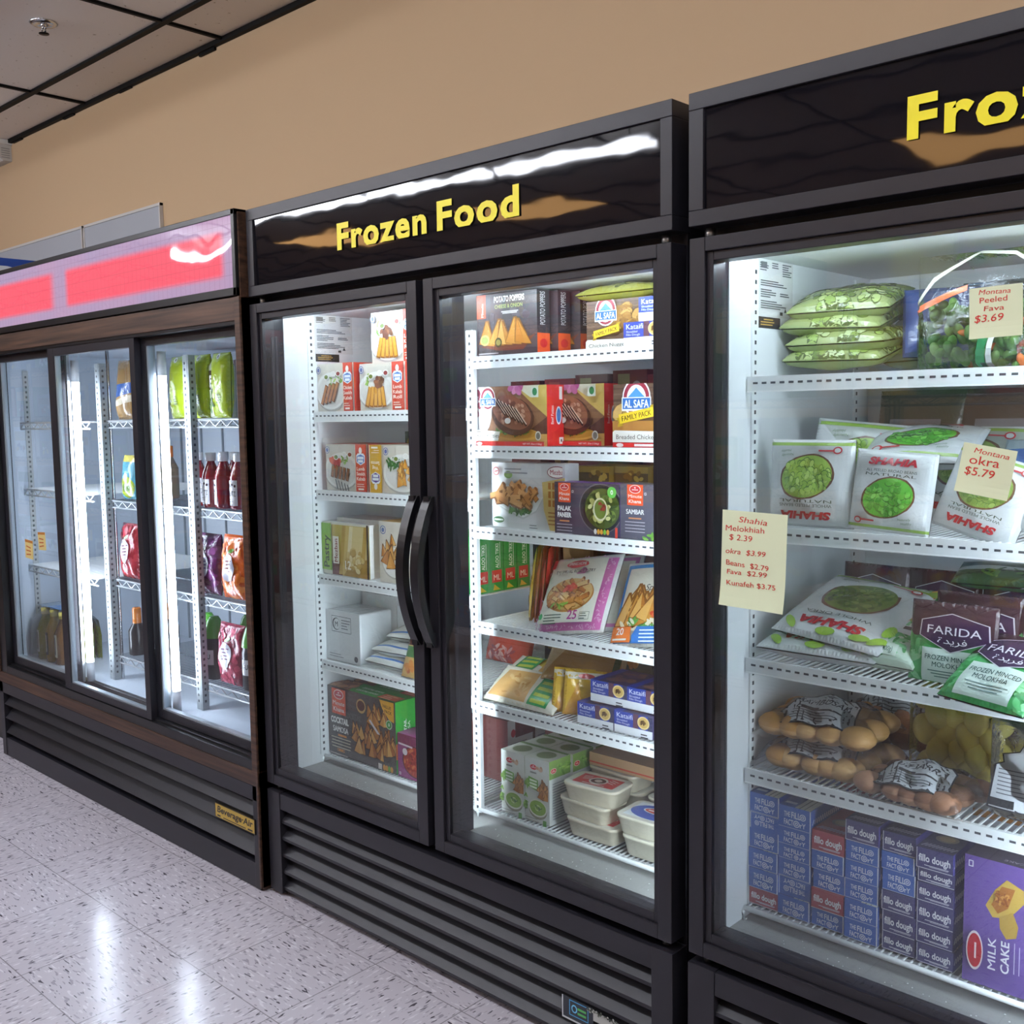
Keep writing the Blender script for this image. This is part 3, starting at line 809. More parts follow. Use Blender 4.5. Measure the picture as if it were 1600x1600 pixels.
    m = M(); m.box(-1.843, -1.839, .128, .150, .56, 1.55, 'c5c8c6')
    z = .58
    while z < 1.54: m.box(-1.839, -1.8386, .135, .142, z, z+.009, '6a6f70'); z += .02
    m.build('shelf_standard', CARTON, t)
    for x, y in ((-1.17, .16),):
        m = M(); m.lathe([(.006, .394), (.006, 1.6)], x, y, 10); m.build('chrome_post', CHROME, t)
    return t
BC = beverage_cooler()
for sec, x0, x1 in (('right', -.575, -.045), ('middle', -1.185, -.610)):
    for z, n in ((1.348, 'top'), (1.060, 'second'), (.772, 'third'), (.486, 'lowest')):
        zig_shelf(x0, x1, .15, .66, z, 'zigzag fronted wire shelf, %s one behind the %s sliding door' % (n, sec))
for z, n in ((1.345, 'top'), (1.08, 'middle'), (.77, 'lowest')):
    zig_shelf(-1.838, -1.225, .11, .66, z, 'pale wire shelf behind the left sliding door, %s one' % n, WHITEM)

# ------------------------------------------------------------------ printed fronts
GOLD = ('c98a3c', 'b8752c', 'd89c4e', 'a9652a', 'e0ab5e')
GREEN = ('6f9a3c', '88b04a', '587f30', '9cc25a', '7aa544')

def oval_logo(a, cx, cy, w):
    a.ell(cx, cy, w, w*.62, 'f3e6df', 20); a.ell(cx, cy, w*.88, w*.52, 'c9262c', 20); a.bar(cx, cy-.08*w, w*1.1, w*.14, 0, 'f4dada'); a.ell(cx, cy+w*.22, w*.14, w*.14, 'f4dada', 8)

def khana_badge(a, x, y, w, h):
    a.rect(x, y, x+w, y+h, 'e8552a'); oval_logo(a, x+w*.5, y+h*.78, w*.36)
    a.text('Minute', x+w*.5, y+h*.36, h*.17, 'fff4ec', w*.84, 'c'); a.text('Khana', x+w*.5, y+h*.11, h*.17, 'fff4ec', w*.78, 'c')

def kebab(kind, lines, strip='c9422c', left=False):
    def f(a):
        W, H = a.W, a.H
        a.rect(0, 0, W, H, 'd9d2c4')
        for i in range(26): a.ell(a.r.uniform(0, W), a.r.uniform(0, H), .0022, .0015, 'cbc3b4', 6)
        sw = W*.27; s0, s1 = (0, sw) if left else (W-sw, W)
        sx = s1+.02*W if left else 0
        cx, cy = sx+(W-sw)*.52, H*.40
        a.z = (cx, cy, 1.22)
        a.ell(cx, cy, W*.34, H*.33, 'b5b1aa', 28); a.ell(cx, cy+.003, W*.335, H*.32, 'eceae4', 28); a.ell(cx, cy+.002, W*.29, H*.27, 'dedbd4', 28)
        if kind == 'chicken':
            a.pile(cx+.02, cy+.026, .028, .014, 16, .007, GREEN, 'leaf')
            for i in range(4): a.bar(cx-.022+.014*i, cy-.006+.002*i, .048, .012, 1.15, '5d3218'); a.bar(cx-.024+.014*i, cy-.006+.002*i, .046, .008, 1.15, 'a76a3a')
        elif kind == 'lamb':
            a.pile(cx-.03, cy+.03, .006, .014, 8, .006, GREEN, 'leaf')
            for i in range(5): a.bar(cx-.026+.0125*i, cy-.012, .045, .014, 1.5+.12*(i-2), '9a5f1f'); a.bar(cx-.026+.0125*i, cy-.01, .042, .0095, 1.5+.12*(i-2), 'd59a3a')
            a.pile(cx+.002, cy+.022, .022, .010, 12, .008, ('7d4527', '8f5531', '6a3820'))
        elif kind == 'fork':
            a.pile(cx-.02, cy+.024, .02, .008, 8, .009, ('c03a2a', 'd2553a', 'b33126')); a.pile(cx+.014, cy+.028, .012, .01, 10, .006, GREEN, 'leaf')
            for i in range(5): a.bar(cx-.03+.014*i, cy+.002-.002*i, .03, .011, 1.35, '4d2c18'); a.bar(cx-.03+.014*i, cy+.002-.002*i, .028, .0075, 1.35, '8a5631')
            for i in range(5): a.bar(cx-.016+.011*i, cy-.028-.003*i, .024, .0035, 1.9, '54585c')
        else:
            a.pile(cx-.03, cy+.024, .02, .014, 22, .008, ('2f6b34', '3c8040', '28592d'), 'leaf')
            a.pile(cx+.012, cy, .03, .022, 16, .011, ('d99a3c', 'c98630', 'e5b258'), 'tri', '8a5519')
        a.z = None
        for (dx, dy, c) in ((-.1, .30, '6c7d32'), (.23, .36, '8a3326'), (.1, .36, 'eae7e0')):
            a.ell(cx+dx*W, H*.42+dy*H, .011, .008, 'f4f2ed', 14); a.ell(cx+dx*W, H*.42+dy*H, .0085, .0058, c, 14)
        a.ell(sx+W*.07, H*.87, .0105, .0105, '54639c', 16); a.ell(sx+W*.07, H*.87, .0085, .0085, 'd9d2c4', 16); a.ell(sx+W*.07, H*.87, .0055, .006, '54639c', 12)
        a.rect(s0, 0, s1, H, strip); a.rect(s0, 0, s0+.003, H, 'e7dccb'); a.rect(s1-.0035, 0, s1, H, 'b5371f' if not left else 'b38a22')
        def ctr(y): return (s0+s1)/2, y
        fl = a.flip; 
        if left: a.flip = True
        def px(x): return a.W-x if left else x
        c0 = px((s0+s1)/2)
        a.poly([(c0-.018, H*.62), (c0, H*.56), (c0+.018, H*.62), (c0+.019, H*.76), (c0+.012, H*.81), (c0-.012, H*.81), (c0-.019, H*.76)], 'e8eef6')
        a.poly([(c0-.0155, H*.63), (c0, H*.58), (c0+.0155, H*.63), (c0+.016, H*.75), (c0, H*.79), (c0-.016, H*.75)], '4c79bd' if not left else '5a3f8c')
        a.bar(c0, H*.715, .026, .007, 0, 'e8eef6'); a.bar(c0, H*.645, .022, .007, 0, 'e8eef6'); a.ell(c0, H*.87, .007, .009, 'f6efe6', 12)
        for i, t in enumerate(lines): a.text(t, c0, H*(.45-.105*i), H*.075, 'fff2e6', min(.036, .0085*len(t)), 'c')
        a.lines(c0-.017, c0+.017, H*.15, 2, .006, .0022, 'f3d8c8'); a.lines(c0-.012, c0+.016, H*.035, 1, .006, .005, 'f6efe6')
        a.flip = fl
    return f

def pastry_front(a):
    W, H = a.W, a.H
    a.rect(0, 0, W, H, 'e6e2d2'); a.rect(W*.2, 0, W, H*.96, 'c9b25e')
    a.rect(W*.2, 0, W*.42, H*.26, '6d2c30')
    for i in range(9):
        x = W*(.34+.075*i); a.poly([(x, H*.02), (x+W*.07, H*.02), (x+W*.2, H*.95), (x+W*.1, H*.95)], a.r.choice(('e3cf93', 'd6b96c', 'c49f4c', 'efe2b8')))
    a.poly([(W*.45, 0), (W*.98, 0), (W*.98, H*.36), (W*.62, H*.3)], 'b58f45'); a.pile(W*.72, H*.3, W*.2, H*.22, 24, .011, ('d7bd78', 'c4a35a', 'e6d6a4'), 'ell', 'a3823f')
    a.rect(0, H*.08, W*.21, H*.98, '86b236'); a.text('Pastry', W*.155, H*.13, W*.12, '24331a', H*.62, 'l', PI/2, .02)
    a.rect(W*.245, H*.22, W*.375, H*.74, 'f0e9da'); a.text('Mezban', W*.345, H*.25, W*.075, '8a2030', H*.44, 'l', PI/2, .03)
    a.text('12', W*.5, H*.14, H*.16, 'fdf8e8', None, 'l', 0, .02); a.rect(W*.965, 0, W, H, '2c2a28')

def samosa_box(a):
    W, H = a.W, a.H
    a.rect(0, 0, W, H, '57514f'); a.pile(W*.66, H*.38, W*.3, H*.24, 30, .021, GOLD, 'tri', '5b3312')
    a.pile(W*.76, H*.74, W*.13, H*.1, 9, .018, GOLD, 'tri', '5b3312')
    a.ell(W*.53, H*.83, .021, .021, 'c7a268', 20); a.ell(W*.53, H*.835, .017, .015, '5a3226', 20)
    a.poly([(W*.64, H*.66), (W*.66, H*.68), (W*.8, H*.5), (W*.76, H*.5)], 'd9d0d2')
    a.poly([(W*.8, H), (W, H), (W, H*.72), (W*.93, H*.75), (W*.84, H*.88)], 'e3a52b'); a.text('VALUE', W*.9, H*.9, .009, '3b2a10', None, 'c', -.08); a.text('PACK', W*.92, H*.83, .009, '3b2a10', None, 'c', -.08)
    a.ell(W*.93, H*.68, .013, .013, 'cfe4c4', 16); a.ell(W*.93, H*.68, .011, .011, '3f8f3f', 16); a.text('0', W*.93, H*.66, .009, 'ffffff', None, 'c')
    khana_badge(a, W*.09, H*.62, W*.21, H*.37)
    a.text('COCKTAIL', W*.07, H*.49, H*.085, 'f4f2ee', W*.27, bold=.05); a.text('SAMOSA', W*.1, H*.36, H*.085, 'f4f2ee', W*.23, bold=.05)
    a.bar(W*.24, H*.315, W*.13, .006, 0, 'e0913a')
    for i in range(4): a.bar(W*.22, H*(.27-.045*i), W*(.3-.02*(i % 2)), .0028, 0, 'cfc4a8')
    a.frame(W*.16, H*.075, W*.27, H*.115, .0015, 'e0913a'); a.bar(W*.215, H*.095, W*.07, .004, 0, 'e0913a'); a.bar(W*.17, H*.03, W*.3, .0025, 0, 'cfc8c0')
    a.rect(W*.77, H*.02, W*.82, H*.1, 'dcd8d2')
    for i, c in enumerate(('d8963a', 'd8963a', '6fae3a', 'd8963a')): a.ell(W*(.855+.035*i), H*.06, .006, .009, c, 10)

def samosa_side(a):
    W, H = a.W, a.H
    a.rect(0, 0, W, H, '2fa036'); a.rect(0, H*.2, W*.3, H*.42, 'e8762a'); a.rect(W*.32, .004, W*.33, H*.95, '278a2e')
    a.text('COCKTAIL', W*.52, H*.34, W*.12, 'f2f6ee', H*.4, 'l', PI/2, .04); a.text('SAMOSA', W*.7, H*.34, W*.12, 'f2f6ee', H*.36, 'l', PI/2, .04)

def samosa_top(a):
    W, H = a.W, a.H
    a.rect(0, 0, W, H, '2f9a36'); a.poly([(0, 0), (W*.33, 0), (W*.2, H), (0, H)], '8a5a34'); a.pile(W*.14, H*.5, W*.15, H*.4, 26, .02, ('8a4a2a', 'a8643a', '6e3a26', 'b97b4c'), 'ell', '4f2a1a')
    a.rect(W*.74, 0, W, H*.5, 'c4522a'); a.lines(W*.78, W*.97, H*.34, 3, .012, .005, 'e6b08a')
    for i in range(2): a.text('COCKTAIL SAMOSA', W*.4, H*(.12+.3*i), .012, 'e8f2e6', W*.3)

def curry_front(a, title, bg, bowl, cubes, pan='2d2a2b'):
    W, H = a.W, a.H
    a.rect(0, 0, W, H, bg)
    if bowl:
        a.ell(W*.72, H*.53, W*.33, H*.47, '6a6468', 34); a.ell(W*.72, H*.53, W*.315, H*.45, pan, 34); a.ell(W*.74, H*.53, W*.26, H*.38, bowl[0], 34)
        a.pile(W*.74, H*.53, W*.22, H*.32, 70, .008, bowl, 'ell'); a.pile(W*.74, H*.55, W*.19, H*.27, 22, .0085, cubes, 'ell', '49561c')
        a.ell(W*.74, H*.52, .02, .026, 'd8d3b0', 20); a.ell(W*.743, H*.522, .0165, .0215, bowl[1], 20); a.pile(W*.76, H*.58, .01, .008, 8, .005, ('7a2a26', '8f3a2c'), 'ell')
        a.rect(W*.965, 0, W, H*.2, 'd2452c')
        for i in range(5): a.ell(W*(.67+.047*i), H*.1, .0042, .0062, ('d8d2ce', 'd89a3a', 'd89a3a', '7fb43c', 'd89a3a')[i], 10)
        a.ell(W*.92, H*.85, .0125, .0125, '6cbf52', 16); a.text('0', W*.92, H*.81, .01, 'ffffff', None, 'c')
    bw = .036 if bowl else .042
    x0 = W*.1
    khana_badge(a, x0, H*.62, bw, H*.37); a.frame(x0+bw+.004, H*.81, x0+bw+.009, H*.855, .001, 'eeeeee')
    ts = title.split()
    for i, t in enumerate(ts): a.text(t, x0+bw*.5, H*(.46-.125*i), H*.09, 'f4f2ef', bw*1.12, 'c', 0, .04)
    y = H*(.46-.125*len(ts))
    a.bar(x0+bw*.5, y+.006, bw*.8, .003, 0, 'cf8a5a')
    for i in range(4): a.bar(x0+bw*.5, y-.002-.007*i, bw*1.25, .0016, 0, 'bdb6c0')

def al_safa(a, x, y, w):
    h = w*.9
    a.ell(x, y, w*.5, h*.62, 'f0eeee', 24); a.ell(x, y, w*.46, h*.56, '8d2c3a', 24); a.ell(x, y-.02*w, w*.34, h*.44, 'e9f1f6', 24)
    a.poly([(x-w*.34, y-h*.02), (x-w*.1, y+h*.22), (x, y+h*.33), (x+w*.12, y+h*.2), (x+w*.34, y-h*.02)], '4e8cc4')
    a.rect(x-w*.52, y-h*.42, x+w*.52, y+h*.02, 'eef1f5'); a.rect(x-w*.49, y-h*.36, x+w*.49, y-.01*h, '2c65a8'); a.text('AL SAFA', x, y-h*.31, h*.25, 'f6f8fb', w*.88, 'c', 0, .02)

def banner(a, x, y, w, rot=.17):
    c, s = math.cos(rot), math.sin(rot)
    def q(px, py): return (x+px*c-py*s, y+px*s+py*c)
    h = w*.2
    a.poly([q(-w*.55, -h*.8), q(-w*.4, -h*.8), q(-w*.4, h*.2), q(-w*.55, h*.2), q(-w*.5, -h*.3)], 'a98a1e'); a.poly([q(w*.4, -h*.2), q(w*.56, -h*.2), q(w*.5, h*.3), q(w*.56, h*.8), q(w*.4, h*.8)], 'a98a1e')
    a.poly([q(-w*.47, -h*.5), q(w*.47, -h*.5), q(w*.47, h*.55), q(-w*.47, h*.55)], 'e2bd2e'); p = q(0, -h*.28); a.text('FAMILY PACK', p[0], p[1], h*.58, '4a330e', w*.8, 'c', rot, .03)

def patty_front(a):
    W, H = a.W, a.H
    a.rect(0, 0, W, H, '8a6248'); a.poly([(W*.55, H), (W, H), (W, H*.48), (W*.8, H*.7), (W*.62, H*.92)], 'cfb061'); a.poly([(W*.5, H), (W*.9, H), (W*.78, H*.8), (W*.6, H*.97)], 'dcdac0')
    a.poly([(W*.62, 0), (W, 0), (W, H*.48), (W*.7, H*.2)], '5e3c32'); a.poly([(0, 0), (W, 0), (W, H*.2), (W*.4, H*.18)], 'd0a05a')
    a.ell(W*.06, H*.6, W*.17, H*.42, 'c8c4c8', 26); a.pile(W*.02, H*.72, .02, .03, 8, .012, ('7a3a46', '92505a'))
    a.pile(W*.55, H*.95, .03, .006, 8, .012, ('c06a9a', 'd48ab2', 'b1568a')); a.ell(W*.6, H*.19, W*.3, H*.11, 'd5a148', 24); a.ell(W*.6, H*.2, W*.28, H*.08, 'c08a36', 20)
    a.pile(W*.56, H*.27, W*.24, H*.06, 40, .009, ('5b8a34', '77a548', '44702a'), 'leaf')
    a.ell(W*.55, H*.5, W*.30, H*.32, '4a2a20', 26, -.2, .02); a.ell(W*.54, H*.56, W*.28, H*.27, '8a5640', 26, -.3, .02)
    a.pile(W*.54, H*.55, W*.2, H*.19, 50, .0065, ('a87258', '7a4636', 'bf9078', '6a3a2c'))
    for i in range(7): a.bar(W*(.38+.05*i), H*(.66-.03*i), W*.25, .0045, -.85, '32190f'); a.bar(W*(.39+.05*i), H*(.675-.03*i), W*.22, .0028, -.85, 'e6ccb8')
    a.ell(W*.5, H*.42, .010, .007, 'e2ded8', 10)
    a.rect(W*.83, H*.8, W*.93, H*.97, 'd9e0d2'); a.ell(W*.88, H*.89, .0075, .009, '2f7a4c', 14); a.ell(W*.92, H*.17, .009, .011, 'd8d4c8', 14); a.ell(W*.92, H*.17, .0065, .008, '6b6a60', 14)
    a.poly([(W*.02, H*.085), (W*.36, H*.085), (W*.39, H*.24), (W*.06, H*.27), (W*.02, H*.24)], 'ece8dd'); a.text('Beef Patties', W*.055, H*.14, H*.07, '3b3a38', W*.32, bold=0); a.bar(W*.08, H*.235, W*.07, .002, 0, '55504c')
    a.rect(0, 0, W, H*.075, 'c22a26'); a.rect(0, 0, .002, H, 'c22a26'); a.ell(W*.085, H*.035, .0095, .0042, 'f0e3e0', 12); a.text('NET WT. 25oz (1.56kg)', W*.97, H*.025, H*.028, 'f3dcd8', W*.26, 'r')
    al_safa(a, W*.22, H*.8, W*.22)
def patty_side(a):
    W, H = a.W, a.H
    a.rect(0, 0, W, H, 'cf2b28'); a.text('Beef Patties', W*.38, H*.36, W*.16, 'f6e4e0', H*.3, 'l', -PI/2+PI, .0)
    a.ell(W*.68, H*.5, W*.17, H*.15, 'e8e4ea', 18); a.ell(W*.68, H*.5, W*.12, H*.12, '3a6fae', 18); a.rect(W*.72, H*.76, W*.9, H*.97, 'e9e2dc'); a.rect(W*.7, H*.03, W*.95, H*.14, 'ece6e2'); a.bar(W*.82, H*.085, .004, .006, 0, '222222')

def nugget_front(txt, bun=False):
    def f(a):
        W, H = a.W, a.H
        a.rect(0, 0, W, H, '5d4636')
        for i in range(9): a.bar(W*.5, H*(.3+.09*i), W*1.1, .003, 0, ('6d5544', '4c382a')[i % 2])
        if bun:
            a.ell(W*.95, H*.66, W*.14, H*.16, 'cf8f2e', 20); a.pile(W*.95, H*.5, W*.1, H*.05, 12, .009, GREEN, 'leaf'); a.ell(W*.95, H*.43, W*.13, H*.05, 'b87a2c')
            a.pile(W*.22, H*.55, W*.13, H*.13, 7, .022, ('a8834a', '96723c', 'b99458'), 'ell', '5e421e'); a.rect(0, H*.25, W, H*.42, '9a6a34')
        else: a.pile(W*.62, H*.6, W*.3, H*.22, 24, .017, ('a87a34', '93682a', 'b98c46', '80581f'), 'ell', '5a3c14'); 
        a.rect(0, 0, W, H*.075, 'c22a26') if bun else None
        a.poly([(0, H*.08), (W, H*.08), (W, H*.24), (W*.03, H*.27), (0, H*.24)] if bun else [(0, 0), (W, 0), (W, H*.17), (W*.03, H*.21), (0, H*.17)], 'ddd9d0')
        a.text(txt, W*.05, H*(.13 if bun else .045), H*.075, '3b3a38', W*(.78 if bun else .62), bold=0)
        if bun: a.ell(W*.1, H*.035, .010, .0045, 'f0e3e0', 12); a.rect(W*.3, H*.018, W*.9, H*.055, 'f0e3e0')
        al_safa(a, W*(.33 if bun else .32), H*.78, W*(.38 if bun else .33)); banner(a, W*.33, H*(.5 if bun else .36), W*(.5 if bun else .42))
    return f

def popper_front(a):
    W, H = a.W, a.H
    a.rect(0, 0, W, H, '453c40'); a.rect(0, H*.62, W*.155, H, 'c84a30'); a.text('Minute', W*.115, H*.64, W*.04, 'f2d6c8', H*.22, 'l', PI/2)
    a.rect(0, 0, W, H*.1, '3a3236')
    a.text('POTATO POPPERS', W*.3, H*.86, H*.095, 'e6e0da', W*.5, bold=.03); a.text('CHEESE & ONION', W*.31, H*.76, H*.06, '9aa05a', W*.46, bold=.02); a.bar(W*.56, H*.70, W*.28, .003, 0, 'b8b0b0'); a.bar(W*.56, H*.675, W*.24, .003, 0, 'b8b0b0')
    a.poly([(W*.03, H*.16), (W*.4, H*.075), (W*.78, H*.08), (W*.99, H*.33), (W*.9, H*.28), (W*.3, H*.18)], '6b3626')
    for x, s, t in ((.17, 1, 0), (.33, 1.1, .05), (.47, 1, -.05), (.62, 1.15, .02), (.78, 1, -.1)):
        c = a.r.choice(GOLD)
        a.poly([(W*(x-.14), H*.2), (W*(x+.14), H*.15), (W*(x+.04+t), H*(.4+.18*s)), (W*(x-.02+t), H*(.4+.18*s))], '7a4f1c')
        a.poly([(W*(x-.13), H*.205), (W*(x+.02), H*.17), (W*(x+t), H*(.39+.18*s))], c); a.poly([(W*(x+.02), H*.17), (W*(x+.13), H*.16), (W*(x+.01+t), H*(.39+.18*s))], 'b97c33')
    a.ell(W*.14, H*.26, W*.08, H*.09, 'c7a868', 16); a.ell(W*.14, H*.26, W*.06, H*.06, '8a9a52', 14); a.ell(W*.37, H*.21, W*.06, H*.08, '3c3520', 14); a.ell(W*.37, H*.21, W*.04, H*.05, '9a8a4a', 14)
    a.bar(W*.2, H*.04, W*.34, .003, 0, 'a8a0a0')
def popper_side(a):
    W, H = a.W, a.H
    a.rect(0, 0, W, H, '3a3035'); a.rect(0, 0, W, H*.32, 'e2592c'); a.text('POTATO POPPERS', W*.62, H*.45, W*.4, 'd8d4d2', H*.52, 'l', PI/2); a.ell(W*.5, H*.16, W*.3, H*.07, 'c9262c')

def mezban_rolls(a):
    W, H = a.W, a.H
    a.rect(0, 0, W, H, 'dcdcdc'); a.poly([(W*.8, 0), (W, 0), (W, H*.8), (W*.7, H*.72), (W*.72, H*.3)], 'e5c97e')
    for i in range(4):
        for j in range(3): a.rect(W*(.78+.055*i), H*(.36+.13*j), W*(.815+.055*i), H*(.46+.13*j), 'c07a2c')
    a.lines(W*.78, W*.98, H*.26, 4, .009, .003, 'b07a3a')
    a.poly([(0, H*.48), (W*.72, H*.48), (W*.62, H*.26), (W*.44, H*.14), (W*.22, H*.24), (W*.04, H*.36)], 'c9cac8'); a.poly([(0, H*.5), (W*.72, H*.5), (W*.62, H*.29), (W*.44, H*.17), (W*.22, H*.27), (W*.04, H*.38)], 'f0f0ee')
    a.pile(W*.4, H*.28, W*.16, H*.05, 40, .009, ('3f6b2f', '55853c', '2f5526'), 'leaf'); a.pile(W*.34, H*.52, W*.27, H*.17, 34, .0155, ('c58c55', 'b87b45', 'd6a06a', 'c9935c'), 'roll', '7d4a22')
    a.ell(W*.27, H*.82, .014, .009, '6c8c34', 10)
    a.ell(W*.93, H*.88, W*.13, H*.09, '8a2a34', 22); a.ell(W*.93, H*.88, W*.122, H*.078, 'efe9e2', 22); a.text('Mezban', W*.84, H*.845, H*.075, 'a8323a', W*.2, bold=.02)
    a.lines(W*.22, W*.56, H*.9, 2, .009, .003, '8c8c90'); a.ell(W*.1, H*.87, .0105, .0105, 'c05a5a', 16); a.ell(W*.1, H*.87, .008, .008, 'dcdcdc', 16); a.bar(W*.1, H*.87, .012, .003, .2, 'c05a5a')
    a.ell(W*.13, H*.12, .018, .008, '3f6b40', 14); a.bar(W*.13, H*.12, .03, .004, 0, 'dfe6da'); a.lines(W*.56, W*.68, H*.06, 2, .006, .0022, '77777a')

def aloo_side(a):
    W, H = a.W, a.H
    a.rect(0, 0, W, H, '2c8f3e'); a.text('ALOO TIKKI', W*.64, H*.40, W*.24, 'f2f6ee', H*.42, 'l', PI/2, .02)
    a.rect(W*.72, H*.40, W*.76, H*.84, 'dfe9da'); a.rect(W*.12, H*.16, W*.86, H*.37, 'c9322c'); a.text('ML', W*.5, H*.2, H*.1, 'f4dcd6', W*.5, 'c', 0, .03)
    a.poly([(W*.2, H*.03), (W*.75, H*.03), (W*.3, H*.13)], 'd8b23a')

def soup_front(a):
    W, H = a.W, a.H
    a.rect(0, 0, W, H, 'dfe0da'); oval_logo(a, W*.36, H*.86, W*.16); a.pile(W*.64, H*.86, .01, .004, 4, .006, ('d8b49a', 'c99a7c')); a.bar(W*.36, H*.775, W*.26, .004, 0, '8c8c86')
    a.pile(W*.2, H*.6, W*.16, H*.06, 18, .008, GREEN, 'leaf'); a.poly([(W*.18, H*.55), (W*.58, H*.5), (W*.58, H*.68), (W*.18, H*.71)], '69a33c')
    for i in range(3): a.bar(W*.38, H*(.655-.05*i), W*.3, .005, -.05, 'e6f0d8')
    a.pile(W*.82, H*.5, W*.16, H*.1, 12, .012, ('b8763a', 'a5652c', 'c98c4c'), 'tri', '6b3d16')
    a.ell(W*.58, H*.22, W*.38, H*.15, '8f8a72', 26); a.ell(W*.58, H*.25, W*.38, H*.14, 'e9e6d8', 26); a.ell(W*.58, H*.25, W*.33, H*.115, '86a83c', 26); a.ell(W*.58, H*.25, W*.12, H*.05, 'c9d49a', 16); a.ell(W*.58, H*.25, W*.09, H*.03, '86a83c', 14); a.pile(W*.6, H*.25, .012, .006, 6, .005, ('3f6b2a',), 'leaf')
    a.pile(W*.1, H*.3, W*.08, H*.12, 14, .007, GREEN, 'leaf'); a.lines(W*.1, W*.8, H*.07, 2, .006, .0018, '9a9a90'); a.rect(W*.82, 0, W*.96, H*.09, '5f9a3c')
def soup_side(a):
    W, H = a.W, a.H
    a.rect(0, 0, W, H, 'd7d8d2'); a.rect(0, H*.72, W, H, '7a9a4a'); oval_logo(a, W*.2, H*.84, W*.14); a.pile(W*.66, H*.84, W*.3, H*.08, 24, .009, GREEN, 'leaf'); a.lines(W*.1, W*.9, H*.64, 14, H*.042, H*.014, '84868a')
def soup_top(a):
    W, H = a.W, a.H
    a.rect(0, 0, W, H, 'd5d8ca'); a.rect(0, H*.86, W, H, '6b8f45'); a.ell(W*.5, H*.46, W*.36, H*.34, 'c3c8b4', 24); a.ell(W*.5, H*.46, W*.32, H*.3, '73834f', 24)

def kataifi_front(a):
    W, H = a.W, a.H
    a.rect(0, 0, W, H, '2c3f96'); a.rect(W*.5, H*.36, W*.64, H, '5a3a46'); a.rect(W*.88, H*.36, W, H, '33344f'); a.rect(0, 0, W, H*.36, 'e4e6ea'); a.lines(W*.7, W*.9, H*.12, 2, .006, .003, '55565a')
    a.text('Kataifi', W*.07, H*.71, H*.22, 'eef0f8', W*.42, bold=0); a.text('Shredded', W*.07, H*.56, H*.09, 'dfe2f2', W*.28, bold=0); a.text('Fillo Dough', W*.07, H*.43, H*.09, 'dfe2f2', W*.34, bold=0)
    a.ell(W*.77, H*.68, W*.155, H*.29, 'e2c98a', 20); a.ell(W*.77, H*.68, W*.125, H*.23, 'c9a75c', 18); a.pile(W*.77, H*.68, W*.05, H*.08, 8, .004, ('5a4020', '7d5c30'))
def kataifi_top(a):
    W, H = a.W, a.H
    a.rect(0, 0, W, H, '3d3658'); a.rect(0, 0, W*.2, H, '2c3f96'); a.pile(W*.6, H*.5, W*.3, H*.4, 16, .016, ('6a4a58', '5a4468', '7a5a50'))

def fillo_blue(a):
    W, H = a.W, a.H
    a.rect(0, 0, W, H, '4169bb'); a.rect(W-.0022, 0, W, H, 'e6eaf2'); a.rect(0, 0, W, .0012, 'b8c4de')
    x, y = W*.17, H*.52
    a.text('THE', x, y, H*.24, 'e9eef8', W*.19, bold=.02); a.text('FiLL', x+W*.23, y-.001, H*.3, 'e9eef8', W*.28, bold=.02)
    a.text('FACT', x, H*.14, H*.27, 'e9eef8', W*.29, bold=.02); a.text('rY', x+W*.5, H*.13, H*.24, 'e9eef8', W*.18, bold=.02)
    for cx, cy, rr in ((x+W*.585, y+H*.11, H*.155), (x+W*.395, H*.26, H*.16)):
        a.ell(cx, cy, rr, rr, 'e9eef8', 18); a.ell(cx, cy, rr*.74, rr*.74, '4169bb', 18); a.ell(cx, cy, rr*.5, rr*.5, 'e9eef8', 14); a.ell(cx, cy, rr*.24, rr*.24, '4169bb', 10)
def fillo_dough(bg):
    def f(a):
        W, H = a.W, a.H
        a.rect(0, 0, W, H, bg); a.frame(.0006, .0006, W-.0006, H-.0006, .0013, 'd8d6e0' if bg[0] != 'a' else bg); a.rect(.002, .002, W, H, bg)
        a.text('fillo dough', W*.07, H*.37, H*.34, 'f2f1f4', W*.86, bold=.025); a.bar(W*.56, H*.2, W*.66, .0014, 0, 'd9d7e2'); a.bar(W*.62, H*.15, W*.5, .0008, 0, 'd9d7e2')
        if bg[0] == 'a': a.rect(0, 0, W, .0015, 'e6d6d6')
    return f
def fillo_side(bg):
    def f(a):
        W, H = a.W, a.H
        a.rect(0, 0, W, H, bg)
        for i in range(16): a.bar(W*.06+W*.055*i, H*.45, .012, .003, .95, 'dcdae8')
    return f
def fillo_top(bg):
    def f(a):
        W, H = a.W, a.H
        a.rect(0, 0, W, H, bg)
        if bg[0] == '3': a.rect(W*.5, 0, W*.98, H, 'd2d3c4'); a.rect(W*.62, 0, W*.66, H, '7c7f74'); a.rect(W*.78, 0, W*.81, H, '7c7f74'); a.bar(W*.25, .02, W*.35, .01, 0, 'b9c3d8')
        else:
            for i in range(9): a.bar(W*.12+W*.1*i, .018, .016, .003, 1.1, 'a9a6b8')
            a.ell(W*.5, .06, .02, .018, '8d8478', 18); a.ell(W*.5, .06, .014, .012, 'b09a7c', 16)
    return f

